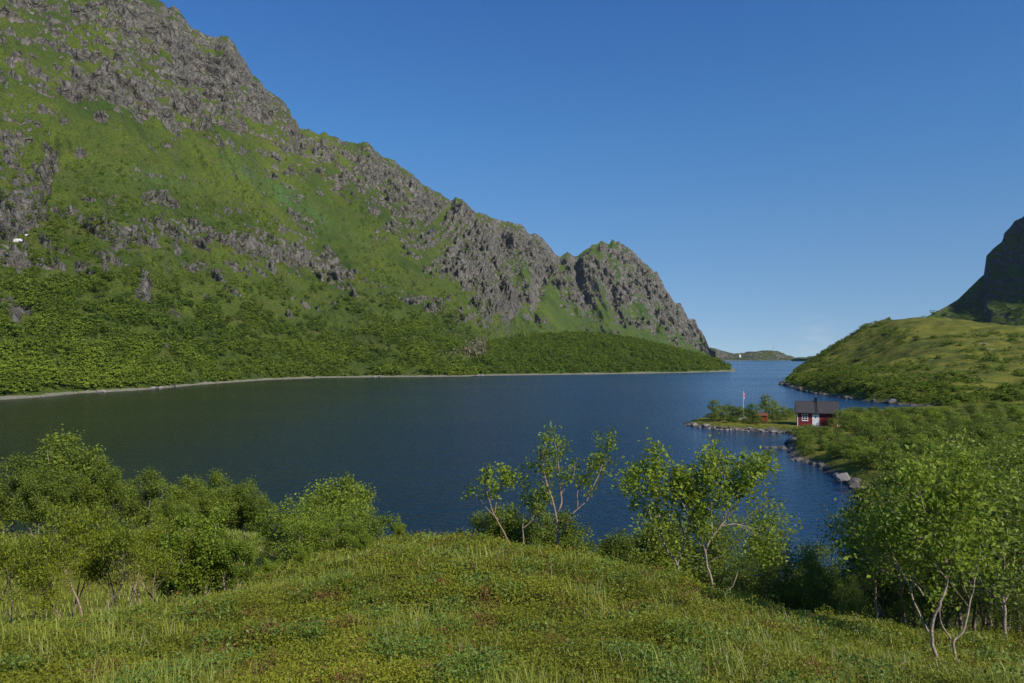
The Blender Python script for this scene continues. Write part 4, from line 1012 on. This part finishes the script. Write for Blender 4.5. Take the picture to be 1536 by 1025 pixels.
# shrubs on the grassy hill
n = 15000; px = rng.uniform(1180, 1560, n); Y = np.exp(rng.uniform(np.log(205), np.log(640), n)); X = (px - CX) / F * Y
z = ground_z(X, Y); s_ = shore_dist(X, Y); _, qy = proj(X, Y, z)
dn = fbm(X / 18, Y / 10, 4.0, o=4, g=.65)
low = np.exp(-np.maximum(s_, 0) / 16) * 1.2 + 0.9 * np.exp(-((px - 1330) / 40) ** 2 - ((qy - 500) / 18) ** 2) + 0.8 * np.exp(-((px - 1225) / 45) ** 2) + .5 * np.exp(-((qy - 600) / 16) ** 2)
k = (s_ > 1.5) & (X > 100) & (dn + low * 0.9 > 0.31)
k &= ~((qy < 494) & (px > 1335))
forest('hill_scrub', 'dark low scrub scattered over the grassy hill on the right', np.stack([X, Y, z], 1)[k], (0.35 + 1.9 * rng.uniform(0, 1, n) ** 2)[k], (0.04 + 0.32 * rng.uniform(0, 1, n))[k], M['far_leaf'], 1.3)
# scrub on the shaded mountain and headland
n = 900; sel = rng.choice(np.arange(Xg.size), n * 3, replace=False)
q1, q2 = proj(Xg.ravel()[sel], Yg.ravel()[sel], Zs.ravel()[sel]); k = (q1 < 1550) & (q2 > 455) & (q2 < 500)
forest('mountain_scrub', 'dark scrub on the lower flank of the shaded mountain', np.stack([Xg.ravel()[sel], Yg.ravel()[sel], Zs.ravel()[sel]], 1)[k], rng.uniform(4, 8, n * 3)[k], rng.uniform(-.05, .2, n * 3)[k], M['far_leaf'], 1.3)

# ------------------------------------------------------------------ rocks along the shore
import bmesh
ROCKS = []
for i in range(5):
    bm = bmesh.new(); bmesh.ops.create_icosphere(bm, subdivisions=4, radius=1)
    for v in bm.verts:
        c = v.co.copy()
        n_ = float(fbm(c.x * 0.9 + i * 7, c.y * 0.9, c.z * 0.9, o=2)) * 0.45 + float(ridged(c.x * 2 + i, c.y * 2, c.z * 2, o=2)) * 0.07
        v.co = c * (1 + n_); 
        for ax, lim in ((Vector((.5, -.6, .62)), .72), (Vector((-.7, -.2, .68)), .78), (Vector((.1, .2, 1)), .62), (Vector((.9, .3, .3)), .85), (Vector((0, -1, .15)), .8)):
            ax = ax.normalized(); dd = v.co.dot(ax) - lim * (0.85 + 0.1 * i % .3)
            if dd > 0: v.co -= ax * dd * 0.85
    me = bpy.data.meshes.new('rock'); bm.to_mesh(me); bm.free(); ROCKS.append(me)
RD = [m.copy() for m in ROCKS]
for m_ in ROCKS: m_.materials.append(M['rock'])
for m_ in RD: m_.materials.append(M['dark_rock'])
def stone(X, Y, s, label, group, dark=False, name='shore_rock', sz=0.7, rz=None, z=None):
    o = link(name, random.choice(RD if dark else ROCKS)); o.location = (X, Y, (max(gz(X, Y), -0.1) if z is None else z) + s * sz * 0.15)
    o.scale = (s * random.uniform(.8, 1.3), s * random.uniform(.8, 1.2), s * sz); o.rotation_euler = (random.uniform(-.2, .2), random.uniform(-.2, .2), random.uniform(0, 6.28) if rz is None else rz)
    return tag(o, label, 'rock', group)
def along_shore(i0, i1, step, smin, smax, label, group, dark=False, inset=0.0, name='shore_rock'):
    for i in range(i0, i1):
        a, b = shore[i], shore[i + 1]; Ln = np.hypot(*(b - a)); n = max(1, int(Ln / step))
        for k in range(n):
            q = a + (b - a) * (k + random.random()) / n; nrm = np.array([-(b - a)[1], (b - a)[0]]) / Ln
            q = q + nrm * random.uniform(-0.6, 0.6) * 1.0
            stone(q[0], q[1], smin + (smax - smin) * random.random() ** 2.2, label, group, dark or (i0 == 20 and random.random() < .35), name)
along_shore(20, 26, 0.34, 0.2, 0.8, 'grey rock in the stony rim of the islet', 'rocks rimming the islet')
along_shore(9, 20, 1.1, 0.2, 0.9, 'dark rock on the waterline below the thicket right of the lake', 'rocks on the near right shore', True)
along_shore(33, 41, 4.5, 0.8, 1.9, 'dark rock along the foot of the grassy hill', 'rocks along the foot of the grassy hill', True)
o = stone(39.0, 87.5, 1.0, 'large pale boulder at the water edge right of the lake', None, name='boulder', sz=0.95, rz=1.0, z=0.35)
o = stone(40.0, 91.5, 0.5, 'smaller grey boulder just behind the large pale boulder', None, name='boulder', z=.2)
for k, (x, y, s) in enumerate([(42.0, 119.6, .7), (41.2, 120.6, .5), (43.3, 119.2, .9)]):
    stone(x, y, s, 'dark rock at the tip of the low point below the cabin', 'rocks at the tip of the point', True)
stone(*P(1113, 622, 163)[:2], 1.1, 'pale rounded rock at the foot of the flagpole', None, name='boulder', z=.9)
for k in range(16):
    px = random.choice([random.uniform(130, 160), random.uniform(560, 575), random.uniform(220, 245), random.uniform(715, 725), random.uniform(845, 895)])
    Y = (float(base_dist(np.array([px]))[0]) if px < 690 else float(np.interp(px, [s[0] for s in SH2], [s[1] for s in SH2]))) + random.uniform(-2, 3)
    stone((px - CX) / F * Y, Y, random.uniform(0.7, 1.5), 'pale boulder on the beach line at the foot of the wooded shore', 'boulders on the far beach line', name='boulder', z=.3)

# ------------------------------------------------------------------ red cabin
def plank_mat(name, col, step, rough=0.75, var=0.35, axis=0):
    m, nt, b = new_mat(name); o = N(nt, 'ShaderNodeTexCoord').outputs['Object']
    sx = N(nt, 'ShaderNodeSeparateXYZ'); L(nt, o, sx.inputs[0])
    v = mth(nt, 'MULTIPLY', mth(nt, 'ADD', sx.outputs[0], sx.outputs[1]) if axis == 0 else sx.outputs[axis], 1 / step)
    fr = mth(nt, 'FRACT', v); gap = ramp(nt, fr, [(0.0, 0), (0.06, 0), (0.12, 1), (0.9, 1), (0.98, 0)])
    fl = mth(nt, 'FLOOR', v); wn_ = N(nt, 'ShaderNodeTexWhiteNoise', noise_dimensions='1D'); L(nt, fl, wn_.inputs['W'])
    n = noise(nt, mapping(nt, o, (4, 4, .6)), 3, 5)
    c = mix(nt, wn_.outputs['Value'], tuple(x * (1 - var) for x in col), col)
    c = mix(nt, ramp(nt, n, [(.4, 0), (.75, .5)]), c, tuple(x * .6 for x in col))
    c = mix(nt, gap, tuple(x * .25 for x in col), c)
    L(nt, c, b.inputs['Base Color']); b.inputs['Roughness'].default_value = rough
    bump(nt, b, gap, .8, .02); return m
red = plank_mat('red_boards', (0.24, 0.014, 0.018), 0.14)
white = simple('white_paint', (0.72, 0.72, 0.70), .5, .06)
roofm = plank_mat('roof_shingles', (0.055, 0.050, 0.052), 0.30, .85, .2, axis=0)
blackm = simple('black_metal', (0.02, 0.02, 0.022), .5, .1, metal=.6)
stonem = M['rock']
glass, gnt, gb = new_mat('dark_glass'); gb.inputs['Base Color'].default_value = (.02, .025, .03, 1); gb.inputs['Roughness'].default_value = .08
greywood = plank_mat('grey_wood', (0.30, 0.28, 0.25), 0.12)

x0, y0, _ = P(1196, 637, 150.0)
CZ = gz(x0 + 3.5, y0 + 2) + 0.15
ROT = R(-19.5)
cab = thing('cabin', 'small red wooden cabin with a dark roof and white door on the lake shore', 'cabin', (x0, y0, CZ), ROT)
W_, D_, H_ = 7.5, 5.2, 2.72
rise = 1.85
mb = MB(); y1 = D_
mb.poly([(0, 0, -0.1), (W_, 0, -0.1), (W_, D_, -0.1), (0, D_, -0.1), (0, 0, H_), (W_, 0, H_), (W_, D_, H_), (0, D_, H_), (0, D_ / 2, H_ + rise - .08), (W_, D_ / 2, H_ + rise - .08)],
        [(0, 1, 5, 4), (2, 3, 7, 6), (3, 0, 4, 8, 7), (1, 2, 6, 9, 5), (4, 5, 9, 8), (6, 7, 8, 9)])
mb.build('wall', red, cab)
MB().box(-0.06, W_ + 0.06, -0.05, D_ + 0.05, -0.7, -0.101).build('foundation', stonem, cab)
oh, og, th = 0.42, 0.35, 0.13
sl = rise / (D_ / 2)
mb = MB()
for sgn in (0, 1):
    ya, yb = (-oh, D_ / 2) if not sgn else (D_ + oh, D_ / 2)
    za, zb = H_ - sl * oh + .05, H_ + rise + .05
    pts = [(-og, ya, za), (W_ + og, ya, za), (W_ + og, yb, zb), (-og, yb, zb)]
    pts += [(p[0], p[1], p[2] + th) for p in pts]
    mb.poly(pts, [(3, 2, 1, 0), (4, 5, 6, 7), (0, 1, 5, 4), (0, 4, 7, 3), (1, 2, 6, 5)])
mb.tube([(-og, D_ / 2, H_ + rise + th + .04), (W_ + og, D_ / 2, H_ + rise + th + .04)], [.07, .07], 6)
roof = mb.build('roof', roofm, cab)
ch = MB().box(3.35, 3.85, D_ / 2 - .25, D_ / 2 + .25, H_ + rise - .2, H_ + rise + .85).box(3.28, 3.92, D_ / 2 - .32, D_ / 2 + .32, H_ + rise + .85, H_ + rise + .95).build('chimney', blackm, roof)
# roof ladder from eave to chimney
mb = MB()
for xx in (3.42, 3.78):
    p = [(xx - .025, -.3, H_ - sl * .3 + .22), (xx + .025, -.3, H_ - sl * .3 + .22), (xx + .025, D_ / 2 - .3, H_ + rise - sl * .3 + .22), (xx - .025, D_ / 2 - .3, H_ + rise - sl * .3 + .22)]
    p += [(a, b, c + .06) for a, b, c in p]; mb.poly(p, [(3, 2, 1, 0), (4, 5, 6, 7), (0, 1, 5, 4), (1, 2, 6, 5), (2, 3, 7, 6), (3, 0, 4, 7)])
for k in range(9):
    yy = -.25 + k * .33; zz = H_ + sl * yy + .24
    mb.box(3.43, 3.77, yy, yy + .14, zz, zz + .04)
mb.build('roof_ladder', blackm, roof)
mb = MB()
for xx in (-.03, W_ - .11):
    mb.box(xx, xx + .14, -.035, -.003, -.1, H_ - .02)
mb.box(-.035, -.003, -.034, .12, -.1, H_ - .02).box(-.035, -.003, D_ - .12, D_ + .03, -.1, H_ - .02)
mb.build('corner_board', white, cab)
mb = MB().box(.12, W_ - .12, -.034, -.004, H_ - .22, H_ - .06); mb.build('frieze_board', red, cab)
gut = MB().tube([(-og, -oh - .05, H_ - sl * oh + .06), (W_ + og, -oh - .05, H_ - sl * oh + .03)], [.06, .06], 8); gut.build('gutter', blackm, cab)
# barge boards on the left gable
mb = MB()
for ya, yb in ((-oh, D_ / 2), (D_ + oh, D_ / 2)):
    za, zb = H_ - sl * oh - .1, H_ + rise - .1
    pts = [(-og - .03, ya, za), (-og - .003, ya, za), (-og - .003, yb, zb), (-og - .03, yb, zb)]; pts += [(a, b, c + .2) for a, b, c in pts]
    mb.poly(pts, [(3, 2, 1, 0), (4, 5, 6, 7), (0, 1, 5, 4), (1, 2, 6, 5), (2, 3, 7, 6), (3, 0, 4, 7)])
mb.build('barge_board', simple('dark_brown_paint', (.05, .04, .04)), cab)
def window(parent, x, w_, z, h_, cols, rows, y=-.003, fr=.11):
    mb = MB().box(x, x + w_, y - .05, y, z, z + fr).box(x, x + w_, y - .05, y, z + h_ - fr, z + h_).box(x, x + fr, y - .05, y, z + fr, z + h_ - fr).box(x + w_ - fr, x + w_, y - .05, y, z + fr, z + h_ - fr)
    iw, ih = w_ - 2 * fr, h_ - 2 * fr
    wnd = mb.build('window', white, parent)
    mb = MB()
    for c in range(1, cols): mb.box(x + fr + iw * c / cols - .045, x + fr + iw * c / cols + .045, y - .04, y - .012, z + fr, z + fr + ih)
    for r in range(1, rows):
        for c in range(cols):
            a = x + fr + iw * c / cols + (.03 if c else 0); b_ = x + fr + iw * (c + 1) / cols - (.03 if c < cols - 1 else 0)
            mb.box(a, b_, y - .036, y - .012, z + fr + ih * r / rows - .04, z + fr + ih * r / rows + .04)
    mb.build('glazing_bar', white, wnd)
    MB().box(x + fr, x + w_ - fr, y - .01, y - .004, z + fr, z + h_ - fr).build('pane', glass, wnd)
    MB().box(x - .06, x + w_ + .06, y - .12, y - .001, z - .06, z - .002).build('sill', white, wnd)
    return wnd
window(cab, .85, 1.15, .95, 1.35, 2, 3)
dr = MB().box(2.9, 3.98, -.05, -.004, .05, 2.22).build('door', white, cab)
MB().box(2.78, 2.898, -.07, -.003, .02, 2.34).box(3.982, 4.10, -.07, -.003, .02, 2.34).box(2.9, 3.98, -.07, -.003, 2.222, 2.34).build('door_frame', white, dr)
MB().poly([(3.44, -.062, 1.95), (3.62, -.062, 1.68), (3.44, -.062, 1.5), (3.26, -.062, 1.68), (3.44, -.05, 1.95), (3.62, -.05, 1.68), (3.44, -.05, 1.5), (3.26, -.05, 1.68)], [(3, 2, 1, 0), (0, 1, 5, 4), (1, 2, 6, 5), (2, 3, 7, 6), (3, 0, 4, 7)]).build('door_pane', glass, dr)
MB().tube([(3.05, -.06, 1.05), (3.05, -.12, 1.05), (3.18, -.12, 1.05)], [.02, .02, .02], 6).build('handle', blackm, dr)
mb = MB(); mb.box(.45, .57, -.12, -.003, 1.95, 2.2); mb.build('wall_lamp', blackm, cab)
mb = MB().box(2.4, 4.7, -1.3, -.02, -.22, -.02).box(2.6, 4.5, -1.65, -1.301, -.45, -.2).box(2.5, 4.6, -1.2, -.2, -.6, -.221)
mb.build('doorstep', stonem, cab)
# low stone wall beside the step
for k in range(9):
    c = cab.matrix_basis @ Vector((1.8 + k * .55, -1.9 + .2 * math.sin(k * 2), -.25)); stone(c.x, c.y, random.uniform(.2, .38), 'pale loose stone in front of the cabin doorstep', 'stones in front of the cabin', name='stone', z=c.z + .1)

# red shed on the islet
xs, ys, _ = P(1144.5, 632, 153.5); zs = gz(xs, ys)
sh = thing('shed', 'tiny red shed on dark posts half hidden by bushes on the islet', 'shed', (xs, ys, zs), R(-22))
MB().poly([(-.9, -.6, .55), (.9, -.6, .55), (.9, .6, .55), (-.9, .6, .55), (-.9, -.6, 1.7), (.9, -.6, 1.7), (.9, .6, 1.7), (-.9, .6, 1.7), (-.9, 0, 2.1), (.9, 0, 2.1)],
          [(0, 1, 5, 4), (2, 3, 7, 6), (3, 0, 4, 8, 7), (1, 2, 6, 9, 5), (3, 2, 1, 0)]).build('wall', plank_mat('rust_red_boards', (0.42, 0.055, 0.02), .14), sh)
mb = MB()
for s1 in (-1, 1):
    p = [(-1.05, s1 * .78, 1.62), (1.05, s1 * .78, 1.62), (1.05, 0, 2.16), (-1.05, 0, 2.16)]; p += [(a, b, c + .05) for a, b, c in p]
    mb.poly(p, [(3, 2, 1, 0), (4, 5, 6, 7), (0, 1, 5, 4), (1, 2, 6, 5), (3, 0, 4, 7)])
mb.build('roof', simple('rust_roof', (.16, .05, .03)), sh)
for a, b in ((-.75, -.5), (.75, -.5), (-.75, .5), (.75, .5)): MB().box(a - .06, a + .06, b - .06, b + .06, -.3, .56).build('post', DB, sh)
MB().box(-.25, .25, -.63, -.602, .7, 1.5).build('door', white if False else simple('dark_red_door', (.14, .02, .015)), sh)

# flagpole with a long red, white and blue pennant hanging down
xf, yf, _ = P(1115, 620, 163); zf = gz(xf, yf)
topz = P(1115, 588, 163)[2]
fp = thing('flagpole', 'white flagpole with a limp red, white and blue pennant on the islet', 'flagpole', (xf, yf, zf))
hh = topz - zf
MB().tube([(0, 0, -.2), (0, 0, hh * .5), (0, 0, hh)], [.045, .035, .025], 10).build('pole', white, fp, smooth=True)
MB().tube([(0, 0, hh + .002), (0, 0, hh + .1), (0, 0, hh + .18)], [.03, .08, .02], 8).build('finial', simple('gilt', (.5, .35, .08), .4), fp)
MB().box(-.12, .12, -.12, .12, -.1, .5).build('bracket', blackm, fp)
fm, fnt, fb = new_mat('pennant'); o_ = N(fnt, 'ShaderNodeTexCoord').outputs['Object']; sx = N(fnt, 'ShaderNodeSeparateXYZ'); L(fnt, o_, sx.inputs[0])
fr = mth(fnt, 'MULTIPLY_ADD', sx.outputs[0], 1.6, mth(fnt, 'MULTIPLY', sx.outputs[2], 0.04))
cr = N(fnt, 'ShaderNodeValToRGB'); cr.color_ramp.interpolation = 'CONSTANT'; e = cr.color_ramp.elements
while len(e) < 5: e.new(.5)
for i, (p_, c_) in enumerate([(0, (.5, .02, .03)), (.36, (.8, .8, .8)), (.44, (.02, .04, .2)), (.56, (.8, .8, .8)), (.64, (.5, .02, .03))]): e[i].position = p_; e[i].color = (*c_, 1)
L(fnt, fr, cr.inputs[0]); L(fnt, cr.outputs[0], fb.inputs['Base Color']); fb.inputs['Roughness'].default_value = .8
rows = 24; vv = []
for i in range(rows):
    k = i / (rows - 1); wd = .42 * (1 - k) ** .7 + .03
    for j in range(5):
        s_j = j / 4; vv.append((.05 + s_j * wd, .09 * math.sin(s_j * 7 + k * 4), hh - .15 - k * 1.9 - .25 * s_j * (1 - k)))
mepn = mesh_np('pennant', np.array(vv), grid_faces(rows, 5), mat=fm); op = link('pennant', mepn, fp)
sm = op.modifiers.new('thick', 'SOLIDIFY'); sm.thickness = .01

# distant hut on the peninsula and white house on the headland
def hut(name, label, cat, px, py, Y, w_, d_, h_, r_, wallm, rfm, rz=0, zoff=0):
    x, y, z = P(px, py, Y); o = thing(name, label, cat, (x, y, z + zoff), rz)
    MB().poly([(-w_ / 2, -d_ / 2, -3), (w_ / 2, -d_ / 2, -3), (w_ / 2, d_ / 2, -3), (-w_ / 2, d_ / 2, -3), (-w_ / 2, -d_ / 2, h_), (w_ / 2, -d_ / 2, h_), (w_ / 2, d_ / 2, h_), (-w_ / 2, d_ / 2, h_), (-w_ / 2, 0, h_ + r_), (w_ / 2, 0, h_ + r_)],
              [(0, 1, 5, 4), (2, 3, 7, 6), (3, 0, 4, 8, 7), (1, 2, 6, 9, 5)]).build('wall', wallm, o)
    mb = MB()
    for s1 in (-1, 1):
        p = [(-w_ / 2 - .4, s1 * (d_ / 2 + .5), h_ - .25), (w_ / 2 + .4, s1 * (d_ / 2 + .5), h_ - .25), (w_ / 2 + .4, 0, h_ + r_ + .1), (-w_ / 2 - .4, 0, h_ + r_ + .1)]; p += [(a, b, c + .15) for a, b, c in p]
        mb.poly(p, [(3, 2, 1, 0), (4, 5, 6, 7), (0, 1, 5, 4), (1, 2, 6, 5), (3, 0, 4, 7)])
    mb.build('roof', rfm, o)
    for k in (-1, 1):
        MB().box(k * w_ * .25 - .5, k * w_ * .25 + .5, -d_ / 2 - .04, -d_ / 2 - .003, h_ * .35, h_ * .8).build('window', glass, o)
    MB().box(-.5, .5, -d_ / 2 - .05, -d_ / 2 - .004, 0, h_ * .8).build('door', wallm, o)
    return o
hut('hut', 'small hut with a pale grey roof among the trees of the peninsula', 'hut', 889, 537.5, 700, 7.5, 5, 2.2, 1.8, simple('brown_boards', (.10, .08, .06)), simple('grey_roof', (.30, .29, .28)), R(12), 0)
hut('house', 'tiny white house far away on the low headland', 'house', 1109, 535, 2150, 7, 6, 3.5, 2.5, white, simple('orange_roof', (.35, .18, .08)), R(30), 1)
xm, ym, zm = P(1160, 528, 2390)
mast = thing('mast', 'thin lattice mast on top of the far headland', 'mast', (xm, ym, zm - 4))
MB().tube([(0, 0, 0), (0, 0, 16), (0, 0, 30)], [.8, .5, .25], 6).build('pole', simple('galvanised', (.35, .35, .36), .5), mast)
MB().tube([(-2.5, 0, 22), (2.5, 0, 22)], [.2, .2], 6).tube([(-1.8, 0, 26), (1.8, 0, 26)], [.2, .2], 6).build('crossbar', simple('galvanised', (.35, .35, .36), .5), mast)

# ------------------------------------------------------------------ ground cover on the knoll (stuff)
def fan(n, r0, r1, a0=-40, a1=40, pw_=1.0):
    r = np.exp(rng.uniform(np.log(r0), np.log(r1), n)); a = np.radians(rng.uniform(a0, a1, n))
    return r * np.sin(a), r * np.cos(a), r
# heath shoots: short upright stems carrying many tiny leaves
n = 52000
x, y, r = fan(n, 2.9, 16); z = ground_z(x, y)
patch = fbm(x / 0.7, y / 0.7, 1.0, o=3); patch2 = fbm(x / 2.2, y / 2.2, 5.0, o=2)
hgt = np.clip(0.07 + 0.09 * patch + 0.025 * rng.normal(size=n), 0.015, 0.24) * (1 + 0.03 * r)
per = 15
idx = np.repeat(np.arange(n), per); f = rng.uniform(0.1, 1, len(idx))
sc_ = (0.011 * (r / 4) ** 0.75)
off = rng.normal(size=(len(idx), 2)) * (0.022 * (r[idx] / 4) ** 0.8)[:, None]
kp = (hgt[idx] > 0.03) | (rng.uniform(size=len(idx)) < .35); idx, f, off = idx[kp], f[kp], off[kp]
C = np.stack([x[idx] + off[:, 0], y[idx] + off[:, 1], z[idx] + hgt[idx] * f], 1)
V, Q = leaf_quads(C, sc_[idx] * 1.45, rng, 0.5, 0.6)
redk = (fbm(x / 0.45, y / 0.45, 9.0, o=3) > 0.44)
tint = 0.40 + 0.30 * patch2[idx] + 0.20 * fbm(x / 0.35, y / 0.35, 2.0, o=2)[idx] + 0.09 * rng.normal(size=len(idx)) + 0.15 * (f - .5)
tint = np.clip(tint, 0.0, 0.86); tint = np.where((redk[idx]) & (rng.uniform(size=len(idx)) < .7), 1.0, tint)
tag(link('heath', mesh_np('heath', V, Q, mat=M['heath_leaf'], attrs={'tint': np.repeat(tint, 4)}, smooth=False)), 'low yellow green heath plants covering the knoll', 'ground cover', kind='stuff')
# broader blue green herbs in patches between the heath
M['herb_leaf'] = leaf_mat('herb_leaf', (0.06, 0.10, 0.014), (0.19, 0.28, 0.045), (0.12, 0.06, 0.03), trans=0.25, vary=0)
n = 26000
x, y, r = fan(n, 2.9, 15); d = fbm(x / 0.55, y / 0.55, 31.0, o=3)
k = d > 0.30; x, y, r, d = x[k], y[k], r[k], d[k]; z = ground_z(x, y); idx = np.repeat(np.arange(len(x)), 9)
C = np.stack([x[idx] + rng.normal(size=len(idx)) * .035 * (r[idx] / 4) ** .6, y[idx] + rng.normal(size=len(idx)) * .035 * (r[idx] / 4) ** .6, z[idx] + rng.uniform(0.03, 0.15, len(idx)) + 0.08 * (d[idx] - .3)], 1)
V, Q = leaf_quads(C, 0.021 * (r[idx] / 4) ** 0.7, rng, 0.6, 0.6)
tag(link('herbs', mesh_np('herbs', V, Q, mat=M['herb_leaf'], attrs={'tint': np.repeat(np.clip(.45 + .2 * rng.normal(size=len(idx)), 0, .86), 4)}, smooth=False)), 'darker broad leaved herbs growing in patches on the knoll', 'ground cover', kind='stuff')
# grass
def grass(name, label, n, r0, r1, lmin, lmax, wid, sel=None, a0=-40, a1=40, tb=0.4, cl=0.03):
    nt_ = n // 9
    x, y, r = fan(nt_, r0, r1, a0, a1)
    d = fbm(x / 1.3, y / 1.3, 12.0, o=3)
    keep = (d + rng.normal(size=nt_) * 0.18 > 0.02) if sel is None else sel(x, y, d)
    x, y, r, d = x[keep], y[keep], r[keep], d[keep]
    k = len(x); idx = np.repeat(np.arange(k), 9); m = len(idx)
    bx = x[idx] + rng.normal(size=m) * cl * (r[idx] / 5) ** .8; by = y[idx] + rng.normal(size=m) * cl * (r[idx] / 5) ** .8; bz = ground_z(bx, by) - 0.01
    ln = rng.uniform(lmin, lmax, m) * (1 + 0.5 * np.clip(d[idx], 0, 1)); th = rng.uniform(0, 6.28, m); bend = rng.uniform(0.15, 0.9, m)
    dx, dy = np.cos(th), np.sin(th); wv = wid * (r[idx] / 4) ** 0.75
    sx, sy = -dy, dx; Vs = []
    for i, f in enumerate((0, .4, .75, 1)):
        hz = ln * (f - 0.35 * bend * f * f); ho = ln * bend * f * f * 0.8
        ww = wv * (1, .9, .6, .08)[i] * .5
        for s_ in (-1, 1): Vs.append(np.stack([bx + dx * ho + sx * ww * s_, by + dy * ho + sy * ww * s_, bz + hz], 1))
    V = np.stack(Vs, 1).reshape(-1, 3); b = (np.arange(m) * 8)[:, None]
    Q = np.concatenate([b + np.array([[0, 1, 3, 2]]), b + np.array([[2, 3, 5, 4]]), b + np.array([[4, 5, 7, 6]])])
    t = np.clip(tb + 0.2 * rng.normal(size=m) + 0.15 * d[idx], 0, .86); t = np.where(rng.uniform(size=m) < .08, .97, t)
    tag(link(name, mesh_np(name, V, Q, mat=M['grass_blade'], attrs={'tint': np.repeat(t, 8)}, smooth=False)), label, 'grass', kind='stuff')
grass('grass', 'thin green grass blades growing through the heath on the knoll', 24000, 2.9, 14.5, .07, .17, .0036)
grass('tall_grass', 'taller pale grass tufts in the heath near the bottom of the picture', 30000, 2.9, 11, .10, .24, .0034, sel=lambda x, y, d: d > .36, tb=.62, cl=.05)
grass('meadow_grass', 'green meadow grass below the knoll on the left and under the right trees', 60000, 9, 34, .08, .20, .005, sel=lambda x, y, d: d > -.6, a0=-42, a1=-6, tb=.45, cl=.09)
grass('meadow_grass', 'lush grass under the right hand birches', 26000, 6, 16, .09, .21, .0042, sel=lambda x, y, d: (d > -.6) & (x > y * .30), a0=12, a1=42, tb=.35, cl=.05)

# ------------------------------------------------------------------ haze: an even volume of air round the whole scene
hm = bpy.data.materials.new('haze'); hm.use_nodes = True; hn = hm.node_tree
for n_ in list(hn.nodes):
    if n_.type != 'OUTPUT_MATERIAL': hn.nodes.remove(n_)
pv = hn.nodes.new('ShaderNodeVolumePrincipled'); pv.inputs['Color'].default_value = (0.6, 0.8, 1.0, 1); pv.inputs['Density'].default_value = 0.000022; pv.inputs['Anisotropy'].default_value = 0.0
L(hn, pv.outputs[0], [n_ for n_ in hn.nodes if n_.type == 'OUTPUT_MATERIAL'][0].inputs['Volume'])
HZ = MB().box(-6500, 6500, -900, 6200, -8, 1150).build('haze', hm); tag(HZ, 'thin blue air haze over the lake and mountains', 'haze', kind='stuff')
print('VERTS', sum(len(o.data.vertices) for o in scene.objects if o.type == 'MESH'), 'OBJ', len(scene.objects))
